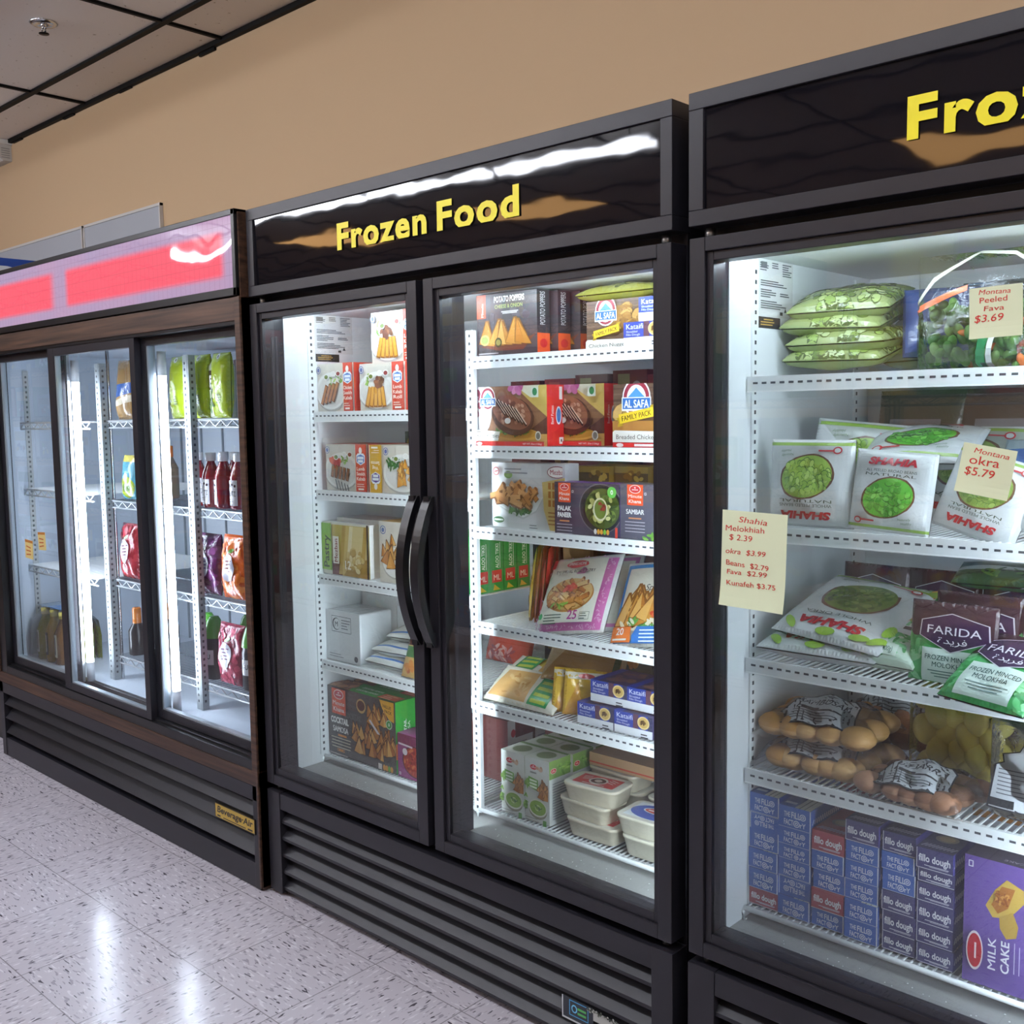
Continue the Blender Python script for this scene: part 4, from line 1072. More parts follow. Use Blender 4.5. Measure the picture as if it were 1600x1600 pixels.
def milk_cake(a):
    W, H = a.W, a.H
    a.rect(0, 0, W, H, '6d529b')
    a.poly([(W*.27, H*.64), (W*.38, H*.78), (W*.52, H*.88), (W*.72, H*.83), (W*.73, H*.73), (W*.62, H*.64), (W*.5, H*.58), (W*.36, H*.56)], 'cba74c'); a.poly([(W*.44, H*.58), (W*.6, H*.64), (W*.67, H*.54), (W*.65, H*.45), (W*.53, H*.42), (W*.45, H*.49)], 'b99440')
    a.poly([(W*.34, H*.66), (W*.46, H*.82), (W*.62, H*.82), (W*.54, H*.66), (W*.42, H*.6)], 'b5702c'); a.pile(W*.47, H*.72, .012, .014, 40, .003, ('9c5522', 'd89a4a', 'b5702c'))
    a.pile(W*.78, H*.6, .004, .01, 5, .003, ('cba74c',)); a.frame(W*.06, H*.92, W*.12, H*.97, .0016, 'efeef2')
    a.ell(W*.16, H*.27, W*.105, H*.155, 'eadcdf', 22); a.ell(W*.16, H*.27, W*.09, H*.135, 'c32430', 22); a.bar(W*.17, H*.27, .003, .028, 0, 'f2d8da')
    a.text('MILK', W*.42, H*.16, W*.1, 'f3f0f6', H*.25, 'l', PI/2, .02); a.text('CAKE', W*.58, H*.16, W*.1, 'f3f0f6', H*.25, 'l', PI/2, .02)
    a.rect(W*.64, H*.18, W*.65, H*.42, 'c9bfdc'); a.rect(W*.7, H*.18, W*.71, H*.4, 'c9bfdc'); a.text('DELICACIES', W*.95, H*.1, W*.06, 'd9c26a', H*.3, 'l', PI/2, .02)

def shahia(beans, txt=('WHOLE PEELED BEANS',), leafy=False):
    def f(a):
        W, H = a.W, a.H
        a.rect(0, 0, W, H, 'd3d6d6'); a.rect(0, 0, W, H*.03, 'e8eaea'); a.rect(0, H*.035, W, H*.07, '8fb04a')
        cx, cy, rx, ry = W*.5, H*.42, W*.30, H*.225
        a.ell(cx, cy, rx*1.1, ry*1.12, '6b4a34', 28, .3, .02); a.ell(cx, cy, rx*1.02, ry*1.04, beans[0], 28, .3)
        a.pile(cx, cy, rx*.9, ry*.9, 95, W*.035, beans, 'ell', '46702a')
        a.text('SHAHIA', W*.5, H*.82, H*.085, 'b5222e', W*.6, 'c', 0, .05, .2)
        for i, t in enumerate(txt): a.text(t, W*.5, H*(.73-.05*i), H*.035, '3c4a3a', W*.62, 'c', 0, 0)
        a.ell(W*.16, H*.12, W*.05, W*.04, 'b5222e', 14); a.ell(W*.16, H*.12, W*.035, W*.026, 'd3d6d6', 14); a.bar(W*.28, H*.125, W*.18, .003, 0, 'b5222e')
        a.text('Naturally', W*.66, H*.155, H*.03, '5c7a4a', None, 'l', .1, 0, .3); a.text('Healthy', W*.7, H*.11, H*.03, '5c7a4a', None, 'l', .1, 0, .3)
        if leafy:
            for x, y, q in ((.06, .9, .8), (.04, .75, 1.4), (.2, .93, .2), (.85, .92, 2.4), (.5, .95, .1)): a.ell(W*x, H*y, .02, .008, '8fb33c', 12, q)
    return f
BROAD = ('9cc04e', 'a9cb5c', '8bb243', 'b6d46c'); PEAS = ('5fae3a', '6fbb48', '4f9a30', '7cc556'); OKRA = ('8aa04a', '7a9440', '9ab257', '6a8436')

def farida(a):
    W, H = a.W, a.H
    a.rect(0, 0, W, H*.57, '4fae62'); a.rect(0, H*.56, W, H, '42232e'); a.pile(W*.06, H*.3, W*.1, H*.26, 24, .016, ('3f9a52', '63bf74', '8ad296'), 'leaf'); a.pile(W*.94, H*.3, W*.1, H*.26, 24, .016, ('3f9a52', '63bf74', '8ad296'), 'leaf')
    a.rect(W*.19, H*.02, W*.83, H*.44, 'd5e6dc')
    hexa = [(.5, .88), (.93, .78), (.95, .58), (.52, .40), (.14, .58), (.15, .77)]
    a.poly([(W*x, H*y) for x, y in hexa], 'd8d4dc'); a.poly([(W*(.5+(x-.5)*.965), H*(.64+(y-.64)*.955)) for x, y in hexa], '3f2347')
    a.text('FARIDA', W*.54, H*.62, H*.1, 'f0edf2', W*.62, 'c', 0, 0)
    a.text('\uFE93\uFEAA\uFEF3\uFEAE\uFED3', W*.53, H*.51, H*.075, 'f0edf2', W*.34, 'c', 0, 0)
    a.text('FROZEN MINCED', W*.52, H*.30, H*.062, '2c4a4c', W*.58, 'c', 0, .005); a.text('MOLOKHIA', W*.52, H*.215, H*.062, '2c4a4c', W*.4, 'c', 0, .005)
    for i in range(3): a.bar(W*.52, H*(.165-.035*i), W*(.5-.08*i), .0018, 0, '5f7a78')

def bread_label(txt):
    def f(a):
        W, H = a.W, a.H
        P = [(W*x, H*y) for x, y in ((0, .2), (.05, .05), (.35, .0), (.65, .03), (1, .12), (.94, .4), (.9, .72), (.78, .9), (.62, .95), (.5, 1), (.36, .94), (.22, .86), (.12, .62))]
        a.poly(P, '1f1f20'); a.poly([(W*.5+(x-W*.5)*.95, H*.5+(y-H*.5)*.92) for x, y in P], 'c3c6cb')
        a.text(txt, W*.5, H*.52, H*.17, '2b2b2e', W*.62, 'c', 0, .01); a.bar(W*.35, H*.4, W*.26, H*.08, 0, '2b2b2e'); a.bar(W*.62, H*.38, W*.3, H*.04, 0, '2b2b2e')
        a.poly([(W*.42, H*.86), (W*.58, H*.86), (W*.5, H*.73)], '77797e'); a.lines(W*.2, W*.8, H*.3, 4, H*.06, H*.018, '55575c'); a.rect(W*.03, H*.1, W*.16, H*.24, '2b2b2e')
    return f

def bag_leaf(bg, cols, shape='e6e2ea', mark='6a5a86'):
    def f(a):
        W, H = a.W, a.H
        a.rect(0, 0, W, H, bg); a.pile(W*.5, H*.3, W*.5, H*.3, 60, .012, cols)
        a.pile(W*.5, H*.8, W*.48, H*.14, 26, .011, cols)
        a.ell(W*.46, H*.5, W*.25, H*.22, shape, 22, 0, .05); a.ell(W*.5, H*.64, W*.1, H*.06, shape, 12)
        for i in range(4): a.bar(W*.46, H*(.6-.055*i), W*(.34-.05*(i % 2)), H*.02, .12, mark)
        a.ell(W*.56, H*.76, W*.1, H*.03, '6a9a3c', 12, .4)
    return f

# ------------------------------------------------------------------ centre freezer, left door
carton('kebab_carton', 'chicken kebab carton with red strip at the left of the top shelf', 'food box', .013, .179, 1.3622, 1.496, .21, .12, 'b8402e', kebab('chicken', ('Chicken', 'Seekh', 'Kabab')), sidecol='c8402c', seed=2)
carton('kebab_carton', 'lamb kebab carton with red strip on the top shelf below the raised carton', 'food box', .205, .394, 1.3622, 1.489, .21, .14, 'b8402e', kebab('lamb', ('Lamb', 'Kabab', 'Roll')), sidecol='c8402c', seed=3)
carton('kebab_carton', 'lamb kebab carton stacked on top of the other lamb carton', 'food box', .248, .43, 1.4896, 1.624, .22, .13, 'd2c8ba', kebab('lamb', ('Lamb', 'Kabab', 'Roll')), sidecol='c8402c', seed=4)
carton('kebab_carton', 'kebab carton with a fork and red strip on the second shelf', 'food box', .042, .231, 1.1392, 1.270, .21, .14, 'b8402e', kebab('fork', ('Lamb', 'Seekh', 'Kabab')), sidecol='c8402c', seed=5)
carton('kebab_carton', 'pastry snack carton with a yellow strip on the second shelf beside the fork carton', 'food box', .244, .44, 1.1392, 1.269, .21, .14, 'cfc4ae', kebab('veg', ('Veg', 'Samosa', ''), 'cf9f28', True), seed=6)
for i in range(2):
    carton('snack_carton', 'dim %s green and yellow carton at the back of the second shelf' % ('left', 'right')[i], 'food box', .10+.085*i, .175+.085*i, 1.1392, 1.30, .46, .08, '7a7a3e',
           lambda a: (a.rect(0, 0, a.W, a.H, '3f5a3c'), a.ell(a.W*.5, a.H*.75, a.W*.4, a.H*.2, 'b5a03a'), a.pile(a.W*.5, a.H*.72, a.W*.3, a.H*.12, 14, .007, GREEN), a.lines(a.W*.1, a.W*.9, a.H*.4, 4, .012, .005, 'b9b79a')), seed=20+i)
carton('pastry_carton', 'green edged puff pastry carton on the third shelf', 'food box', .014, .227, .8952, 1.046, .21, .035, 'efeee8', pastry_front, sidecol='f2f1ec', topcol='f4f3ef', seed=7)
carton('pastry_carton', 'plain white carton behind the green edged pastry carton', 'food box', .03, .262, .8952, 1.055, .25, .10, 'f0efea', seed=8)
carton('samosa_carton', 'pale samosa carton half hidden by the door handles on the third shelf', 'food box', .270, .45, .8952, 1.062, .21, .12, 'c8a05a', lambda a: (a.rect(0, 0, a.W, a.H, 'd8d1c3'), a.ell(a.W*.36, a.H*.33, .055, .045, 'b9b4aa', 26), a.ell(a.W*.36, a.H*.34, .053, .042, 'efece6', 26), a.pile(a.W*.33, a.H*.5, .042, .03, 11, .019, GOLD, 'tri', '6a3d14'), a.ell(a.W*.1, a.H*.86, .012, .012, '54639c', 16), a.ell(a.W*.1, a.H*.86, .0095, .0095, 'd8d1c3', 16), a.ell(a.W*.1, a.H*.86, .006, .0065, '54639c', 12), a.ell(a.W*.52, a.H*.42, .016, .014, 'f2efe8', 14)), seed=9)
for i, (x0, x1, y, d, z1, lab) in enumerate(((.013, .17, .212, .12, .788, 'front white plastic wrapped block with a square emblem on the fourth shelf'), (.19, .31, .336, .2, .80, 'plain white block behind the wrapped block with the emblem'))):
    def blk(a, i=i):
        a.rect(0, 0, a.W, a.H, 'd9dcdd')
        if i == 0:
            a.frame(a.W*.18, a.H*.58, a.W*.75, a.H*.9, .0015, '5a5a5e'); a.ell(a.W*.32, a.H*.74, .018, .018, '4a484c', 20); a.ell(a.W*.335, a.H*.74, .0155, .016, 'd9dcdd', 20); a.text('M', a.W*.28, a.H*.69, .015, '4a484c'); a.lines(a.W*.47, a.W*.73, a.H*.82, 4, .008, .0025, '77777c')
            a.ell(a.W*.88, a.H*.1, .0085, .0085, '55555a', 16); a.lines(a.W*.1, a.W*.6, a.H*.12, 2, .007, .0025, '9a9a9e')
    m = M(); W, H = x1-x0, z1-.6422
    m.box(0, W, 0, d, 0, H, 'dcdfe0'); blk(Art(m, lambda u, v, h: (u, -h, v), W, H))
    o = m.build('wrapped_block', printed('shrink_wrap_white', .2, .6, 30, .4) if i == 0 else FILMP, loc=(x0, y, .6422), bevel=.006); tag(o, lab, 'food pack')
carton('gyro_carton', 'white carton with two lines of black print rising behind the wrapped block', 'food box', .03, .185, .6422, .857, .336, .12, 'd6d7d6', lambda a: (a.rect(0, 0, a.W, a.H, 'd9dad8'), a.text('FULLY COOKED GYRO SLICES', a.W*.06, a.H*.915, .0095, '3a3a3c', a.W*.86), a.text('MADE WITH ZABIHA HALAL MEAT', a.W*.06, a.H*.845, .0095, '3a3a3c', a.W*.86)), seed=10)
def pouch(a):
    W, H = a.W, a.H
    a.rect(0, 0, W, H, 'd9dcd6'); a.rect(0, H*.06, W, H*.1, '3f74b8'); a.rect(0, H*.9, W, H*.94, '3f74b8'); a.pile(W*.35, H*.5, .03, .02, 10, .01, ('b5a06a', '8a9a5a', 'a8583c')); a.text('Falafel', W*.5, H*.4, .02, '3c3c44', W*.3); a.lines(W*.45, W*.95, H*.3, 2, .01, .004, '4a4a4a')
for i, (x, y, z, ry, rz) in enumerate(((.285, .215, .644, .03, .05), (.29, .225, .679, -.05, -.06), (.335, .27, .714, .02, .25))):
    o = pack('frozen_pouch', 'white and blue frozen pouch, %s of the pile beside the wrapped block' % ('lowest', 'middle one', 'topmost')[i], 'food pack', (x, y, z+.015), .19, .16, .034, 'd9dcd6', pouch, PI/2-.12, rz, ry, 30+i)
pack('snack_pouch', 'brown and green topped pouch leaning in front of the white pouches', 'food pack', (.385, .21, .643), .07, .12, .02, 'c9a25a', lambda a: (a.rect(0, 0, a.W, a.H, 'c9a25a'), a.rect(0, a.H*.72, a.W, a.H*.95, '5a2c24'), a.rect(0, a.H*.45, a.W, a.H*.7, '3f6b35'), a.pile(a.W*.6, a.H*.25, .02, .015, 9, .01, ('b5602c', 'c9803c'))), .35, 0, 0, 33)
carton('samosa_carton', 'large dark cocktail samosa carton with green side on the lowest left shelf', 'food box', .013, .318, .3592, .562, .21, .075, '57514f', samosa_box, samosa_side, samosa_top, seed=11)
carton('samosa_carton', 'second green topped carton standing behind the large samosa carton', 'food box', .02, .318, .3592, .556, .29, .1, '2f8a36', None, samosa_side, samosa_top, seed=12)
carton('curry_carton', 'magenta carton with a bowl of red curry beside the large samosa carton', 'food box', .325, .44, .3592, .481, .21, .1, '9a3f80', lambda a: (a.rect(0, 0, a.W, a.H, '93407c'), a.rect(0, a.H*.74, a.W, a.H, '7a2c4e'), a.ell(a.W*.62, a.H*.42, .052, .044, '4a2226', 30), a.ell(a.W*.62, a.H*.42, .049, .041, 'a8381f', 30), a.pile(a.W*.62, a.H*.42, .042, .034, 70, .0055, ('c8502a', 'b03a20', 'd9773a', '8f2a1c')), a.ell(a.W*.3, a.H*.62, .010, .010, 'e0d6dc', 14), a.bar(a.W*.32, a.H*.77, a.W*.5, .005, -.05, 'dcd0d8'), a.frame(a.W*.08, a.H*.06, a.W*.14, a.H*.12, .0014, 'efeef2')), seed=13)
carton('curry_carton', 'dark red carton behind the magenta curry carton', 'food box', .34, .45, .3592, .50, .33, .1, '8f4330', seed=14)

# ------------------------------------------------------------------ centre freezer, right door
for i, (x1, y, n) in enumerate(((.857, .21, 'front'), (.876, .262, 'middle'), (.900, .314, 'rear'))):
    carton('popper_carton', 'dark potato popper carton with golden triangles, %s one of three' % n, 'food box', x1-.195, x1, 1.4862, 1.632, y, .044, '3a3035', popper_front, popper_side, seed=15)
carton('nugget_carton', 'brown chicken nugget carton with a yellow ribbon on the top shelf', 'food box', .983, 1.16, 1.4862, 1.592, .235, .12, '54402f', nugget_front('Chicken Nuggets'), seed=16)
K1 = carton('dough_carton', 'blue shredded dough carton on the top shelf, lower of two', 'food box', 1.112, 1.216, 1.4862, 1.536, .2, .12, '3d3658', kataifi_front, None, kataifi_top, 'shredded dough cartons', seed=17)
clone(K1, (1.148, .205, 1.5366), 'blue shredded dough carton on the top shelf, upper of two')
def greenbag(a): a.rect(0, 0, a.W, a.H, '8c8a3c'); a.pile(a.W*.5, a.H*.5, a.W*.45, a.H*.4, 60, .014, ('a8a446', '7d7c32', 'c2bb62', '5e6228'), 'ell', '4d4e20')
pack('vegetable_bag', 'crumpled olive green bag lying on the nugget carton', 'food bag', (1.055, .245, 1.608), .22, .13, .035, '8c8a3c', greenbag, PI/2-.1, .05, 0, 40)
carton('patty_carton', 'red edged beef patty carton at the front of the second shelf', 'food box', .655, .884, 1.2712, 1.413, .21, .06, 'c22a26', patty_front, patty_side, seed=18)
carton('patty_carton', 'red edged beef patty carton set back behind the first one', 'food box', .772, 1.000, 1.2712, 1.413, .275, .05, 'c22a26', patty_front, patty_side, seed=18)
carton('patty_carton', 'breaded chicken patty carton with a yellow ribbon on the second shelf', 'food box', 1.076, 1.27, 1.2712, 1.407, .21, .06, '5d4636', nugget_front('Breaded Chicken Patties', True), seed=19)
r = random.Random(31)
for i in range(7):
    x = .50+.115*i
    carton('frozen_carton', 'dim reddish carton in the back row of the second shelf, %s from the left' % ('first', 'second', 'third', 'fourth', 'fifth', 'sixth', 'seventh')[i], 'food box', x, x+.105, 1.2712 if x > .6 else 1.1392, 1.435+r.uniform(0, .025), .50+.01*(i % 2), .14, '6a2c28',
           lambda a: (a.rect(0, 0, a.W, a.H, a.r.choice(('7a2f2a', '5d2a26', '6b3a2c'))), a.rect(a.W*.15, a.H*.6, a.W*.5, a.H*.95, a.r.choice(('8a8a5a', 'a58a4a', '8f4a3a'))), a.ell(a.W*.7, a.H*.75, .015, .018, 'a8a29a')), group='back row cartons', seed=50+i)
carton('roll_carton', 'white spring roll carton with a plate of rolls on the third shelf', 'food box', .692, .926, 1.0732, 1.230, .222, .05, 'd0d0ce', mezban_rolls, seed=21)
carton('curry_carton', 'purple carton with green spinach curry in a pan on the third shelf', 'food box', .913, 1.099, 1.0732, 1.191, .20, .05, '55317a', lambda a: curry_front(a, 'PALAK PANEER', '4b4352', ('53602a', '6a7a34', '3f4c20', '77873c'), ('c9c47c', 'b5b068', 'd6d292')), seed=22, topcol='5a2f86')
carton('curry_carton', 'grey lentil stew carton at the right end of the third shelf', 'food box', 1.1005, 1.29, 1.0732, 1.193, .20, .05, '5a565f', lambda a: (curry_front(a, 'SAMBAR', '58545e', None, None), a.pile(a.W*.45, a.H*.06, .02, .008, 8, .009, ('6a9a3c', '88b44e'), 'leaf')), seed=23)
for i in range(3):
    carton('snack_carton', 'yellow topped carton behind the spinach carton, %s one' % ('left', 'middle', 'right')[i], 'food box', .89+.1*i, .985+.1*i, 1.0732, 1.222, .31+.015*i, .09, 'a58a3c', lambda a: (a.rect(0, 0, a.W, a.H, 'a98c3e'), a.rect(0, a.H*.7, a.W, a.H*.9, '6b5a34'), a.pile(a.W*.6, a.H*.85, .03, .01, 8, .008, ('c9a850', '8a6a2c'))), seed=60+i)
for i in range(4):
    y = .215+.0505*i
    m = M(); m.box(-.13, 0, 0, .0485, 0, .150, '2c8f3e'); aloo_side(Art(m, lambda u, v, h: (h, u, v), .0485, .150))
    tag(m.build('tikki_carton', CARTON, loc=(.638, y, .8952)), 'green potato cutlet carton with its spine to the right, %s of four' % ('nearest', 'second', 'third', 'farthest')[i], 'food box', 'green cartons')
for i, (c, c2, nm) in enumerate((('d9b23a', 'b8862c', 'yellow'), ('d97a3c', 'c8452c', 'orange'), ('c9402f', 'e0b070', 'red'))):
    pack('pastry_pack', '%s plastic pastry pack standing on edge beside the green cartons' % nm, 'food pack', (.705+.024*i, .365-.008*i, .838), .2, .19, .026, c, lambda a: (a.rect(0, 0, a.W, a.H, c), a.rect(a.W*.1, a.H*.1, a.W*.9, a.H*.3, c2), a.rect(a.W*.1, a.H*.6, a.W*.9, a.H*.8, 'e6d8b0'), a.pile(a.W*.5, a.H*.45, .06, .02, 14, .012, GOLD)), .12, -1.0, .05, 70+i, None, None, .1, .2)
def spring_pastry(a):
    W, H = a.W, a.H
    a.rect(0, 0, W, H, 'd8d8d0'); a.rect(.005, .006, W-.008, H-.012, 'd67ab4')
    for i in range(40):
        for u, v in ((a.r.uniform(.006, W-.01), .010), (a.r.uniform(.006, W-.01), H-.017), (.010, a.r.uniform(.01, H-.02)), (W-.013, a.r.uniform(.01, H-.02))): a.ell(u, v, .004, .0012, 'eab4d6', 6, a.r.uniform(0, 3))
    a.rect(.016, .016, W-.019, H-.023, 'e4e2d2'); a.ell(W*.48, H*.42, W*.36, H*.22, 'b07a3c', 30); a.ell(W*.48, H*.43, W*.34, H*.20, 'd8b070', 30)
    a.pile(W*.48, H*.43, W*.28, H*.15, 40, .013, ('c08040', 'd8a060', 'b5702c', 'e0b878'), 'roll', '8a5220'); a.pile(W*.48, H*.5, .015, .01, 8, .008, ('c8402c', 'd8603c')); a.pile(W*.42, H*.28, .03, .005, 8, .008, GREEN, 'leaf')
    a.ell(W*.5, H*.8, W*.17, H*.05, 'c02832', 22, 0, .06); a.text('SPRING HOME', W*.5, H*.785, .009, 'f0e0dc', W*.27, 'c'); a.text('TYJ SPRING ROLL PASTRY', W*.5, H*.685, .0085, '2c2c2c', W*.6, 'c', 0, .01)
    a.rect(W*.1, H*.76, W*.16, H*.88, 'c02832'); a.text('25', W*.56, H*.1, .022, 'a02a78', None, 'l'); a.lines(W*.2, W*.5, H*.15, 4, .007, .0026, '55604f'); a.frame(W*.74, H*.09, W*.88, H*.18, .001, '55604f'); a.lines(W*.75, W*.87, H*.155, 3, .006, .0022, '55604f'); a.ell(W*.15, H*.14, .006, .008, '3f9a5a', 10)
pack('pastry_pack', 'spring roll pastry pack with a pink border leaning on the fourth shelf', 'food pack', (.945, .21, .838), .2, .205, .026, 'd9d9d4', spring_pastry, .62, 0, -.16, 74, None, None, 0, .04)
pack('pastry_pack', 'second clear wrapped pastry pack behind the pink bordered pack', 'food pack', (.968, .262, .838), .2, .20, .022, 'd5d6d2', lambda a: (a.rect(0, 0, a.W, a.H, 'd5d6d2'), a.rect(.006, .008, a.W-.008, a.H-.01, 'cf86b4'), a.rect(.016, .016, a.W-.018, a.H-.02, 'dedccc')), .62, 0, -.16, 75, None, None, 0, .04)
def spring_blue(a):
    W, H = a.W, a.H
    a.rect(0, 0, W, H, 'd9d8ce'); a.rect(.005, .006, W-.006, H-.008, '3f86c4'); a.rect(.014, .012, W-.014, H-.018, 'dcd9c8'); a.rect(W*.5, H*.72, W*.72, H*.9, '2f6a4a'); a.text('Spring', W*.36, H*.63, .016, '4a4a52', W*.3, 'l', 0, 0, .25)
    a.pile(W*.45, H*.42, W*.36, H*.1, 12, .034, GOLD, 'tri', '8a5a22'); a.pile(W*.62, H*.34, .02, .01, 8, .01, ('c8402c', 'd8603c')); a.pile(W*.4, H*.22, W*.3, .012, 26, .011, ('3f7a3a', '5f9a48', 'e0d6b8'), 'leaf')
    a.rect(.005, .006, W*.3, H*.2, 'e07a3a'); a.text('20', W*.15, H*.11, .016, 'f8f0e6', None, 'c'); a.bar(W*.15, H*.06, W*.2, .004, 0, 'f8f0e6'); a.poly([(W*.33, .004), (W, .004), (W, H*.2), (W*.38, H*.2), (W*.32, H*.1)], '3a76bc'); a.lines(W*.42, W*.95, H*.15, 4, .008, .003, 'dfe8f4')
pack('pastry_pack', 'spring roll pack with blue border and orange twenty badge', 'food pack', (1.16, .215, .838), .2, .205, .026, 'd9d9d4', spring_blue, .55, 0, -.14, 76, None, None, 0, .04)
def mez(a):
    W, H = a.W, a.H
    a.rect(0, 0, W, H, 'dcd6c4'); a.poly([(W*.05, H*.1), (W*.6, H*.08), (W*.55, H*.9), (W*.1, H*.85)], 'cf9f5e'); a.pile(W*.33, H*.5, W*.22, H*.3, 16, .012, ('b9823e', 'dcb478'), 'leaf')
    a.rect(W*.64, H*.06, W*.9, H*.78, '2a8a4a')
    for i in range(4): a.bar(W*.77, H*(.66-.17*i), W*.2, H*.09, 0, 'a8b83a')
    a.rect(W*.62, H*.8, W*.92, H*.97, 'c03a34'); a.text('Mezban', W*.77, H*.84, H*.09, 'f2e2da', W*.24, 'c', 0, .03)
pack('flatbread_pack', 'flat pastry pack with green panel lying at the front of the fifth shelf', 'food pack', (.778, .207, .637), .235, .115, .026, 'dcd2b0', mez, .95, -.02, 0, 80)
pack('flatbread_pack', 'upside down pastry pack with red lettering behind the green panel pack', 'food pack', (.765, .285, .665), .25, .12, .026, 'd8b848', mez, 1.2, .06, .0, 81, None, None, .25, .08, True)
pack('flatbread_pack', 'clear brown pastry pack lying across the top of the pastry pile', 'food pack', (.895, .31, .70), .2, .17, .024, 'b99a6c', lambda a: (a.rect(0, 0, a.W, a.H, 'bda078'), a.poly([(0, 0), (a.W, 0), (a.W*.9, a.H*.8), (a.W*.2, a.H*.7)], 'a8804a'), a.rect(0, a.H*.86, a.W, a.H*.96, 'b5a23c'), a.rect(a.W*.86, 0, a.W*.94, a.H*.7, '3a5a34')), 1.25, .5, .02, 82)
for i in range(2):
    pack('flatbread_pack', 'yellow pastry pack standing on edge beside the blue dough cartons, %s one' % ('left', 'right')[i], 'food pack', (.912+.034*i, .255, .637), .1, .105, .028, 'd3a93a', lambda a: (a.rect(0, 0, a.W, a.H, 'd3a93a'), a.rect(0, a.H*.8, a.W, a.H*.95, 'd8d0c0'), a.ell(a.W*.5, a.H*.87, .02, .006, 'b5323a'), a.poly([(0, 0), (a.W*.5, 0), (a.W*.3, a.H*.75)], 'c28a30')), .2, .85, .12, 83+i, None, None, .1, .25)
def redp(a): a.rect(0, 0, a.W, a.H, 'c2503f'); a.text('Pasta Pastry', a.W*.1, a.H*.8, .018, '33201c', a.W*.75, 'l', 0, 0, .2); a.pile(a.W*.3, a.H*.2, a.W*.4, a.H*.18, 30, .014, ('c98a8a', '9a4a4e', 'd8a8a0'), 'leaf')
pack('pastry_pack', 'red pastry bag leaning at the back left of the fifth shelf', 'food bag', (.47, .5, .643), .17, .12, .03, 'c2503f', redp, .3, 0, 0, 86)
for i, (x, z, k) in enumerate(((.967, .6352, 'lower row, left'), (1.0735, .6352, 'lower row, right'), (.995, .6892, 'upper row, left'), (1.098, .6892, 'upper row, right'))):
    clone(K1, (x, .21 if i < 2 else .224, z), 'blue shredded dough carton on the fifth shelf, %s' % k)
for i, (x, y) in enumerate(((.99, .36), (1.105, .37))):
    clone(K1, (x, y, .6352 if i == 0 else .6352), 'blue shredded dough carton in the back row of the fifth shelf, %s one' % ('left', 'right')[i])
S1 = None; k = 0
for j in range(3):
    for i in range(2):
        lab = 'green soup carton with oval lid print, %s row, %s one' % (('front', 'second', 'third')[j], ('left', 'right')[i])
        x, y = .718+.0795*i+.006*j, .212+.0815*j
        if S1 is None: S1 = carton('soup_carton', lab, 'food box', x, x+.078, .3595, .518, y, .079, 'd7d8d2', soup_front, soup_side, soup_top, 'soup cartons', seed=24)
        else: clone(S1, (x, y, .3595), lab)
for i, (x, y) in enumerate(((.50, .36), (.50, .47), (.61, .50))):
    carton('meal_carton', 'maroon and white carton at the left of the soup cartons, %s one' % ('nearest', 'middle', 'farthest')[i], 'food box', x, x+.1, .3595, .53, y, .1, '6b3a36',
           lambda a: a.rect(0, 0, a.W, a.H, '7a4640'), lambda a: (a.rect(0, 0, a.W, a.H, 'c9c7c6'), a.rect(a.W*.3, a.H*.7, a.W, a.H, '6b3a36'), a.ell(a.W*.22, a.H*.78, .009, .011, 'b5323a'), a.lines(a.W*.1, a.W*.9, a.H*.6, 10, a.H*.05, a.H*.016, '8a8a8e')), lambda a: (a.rect(0, 0, a.W, a.H, '6b3a36'), a.ell(a.W*.5, a.H*.5, .034, .03, '8a4a42'), a.ell(a.W*.5, a.H*.5, .026, .022, '4a221e')), seed=90+i)

def tub(loc, label, W=.15, D=.095, H=.042, rz=0, body='d9ceb6', lid='c23a3c', kind=0, group='cheese tubs'):
    t = empty('cheese_tub', loc, (0, 0, rz)); tag(t, label, 'food tub', group)
    def ring(w, d, z, rr, n=6):
        P = []
        for cx, cy, a0 in ((w/2-rr, d/2-rr, 0), (-w/2+rr, d/2-rr, PI/2), (-w/2+rr, -d/2+rr, PI), (w/2-rr, -d/2+rr, 1.5*PI)):
            for i in range(n): a = a0+PI/2*i/(n-1); P.append((cx+rr*math.cos(a)+W/2, cy+rr*math.sin(a)+D/2, z))
        return P
    m = M(); R = [ring(W*.84, D*.82, 0, .016), ring(W*.88, D*.86, .004, .018), ring(W*.97, D*.96, H-.007, .02), ring(W, D, H-.006, .022), ring(W, D, H-.001, .022), ring(W*.97, D*.96, H, .02)]
    m.grid([[R[j][i] for j in range(len(R))] for i in range(24)], 24, len(R), body, 0, True, True); m.face(R[-1], 'd9d4c6'); m.face(R[0][::-1], body)
    m.build('tub', FILMP, t)
    m = M(); a = Art(m, lambda u, v, h: (W*.1+u, D*.12+v, H+.0004+h), W*.8, D*.76, seed=5)
    w, h = a.W, a.H
    if kind == 0:
        a.rect(w*.04, h*.1, w*.96, h*.92, lid); a.ell(w*.5, h*.52, w*.2, h*.3, 'd8c9bd', 20); a.ell(w*.5, h*.52, w*.16, h*.22, '5a2c2c', 20); a.ell(w*.5, h*.52, w*.08, h*.12, 'c9b8a8', 14)
        for i in range(3): a.bar(w*(.2+.02*i), h*(.75-.12*i), w*.18, h*.04, .3, 'e2c0b8'); a.bar(w*(.8-.02*i), h*(.75-.12*i), w*.18, h*.04, -.3, 'e2c0b8')
        a.bar(w*.5, h*.17, w*.5, h*.06, 0, 'e2c0b8')
    else:
        a.rect(0, 0, w, h, 'dfe6ea'); a.ell(w*.5, h*.5, w*.5, h*.48, lid, 28); a.ell(w*.5, h*.6, w*.3, h*.2, 'dfe6ea', 18); a.ell(w*.5, h*.6, w*.27, h*.16, 'c8453c', 18); a.bar(w*.5, h*.6, w*.4, h*.07, .03, 'f0e4de')
    m.build('lid_label', FILMP, t)
    return t
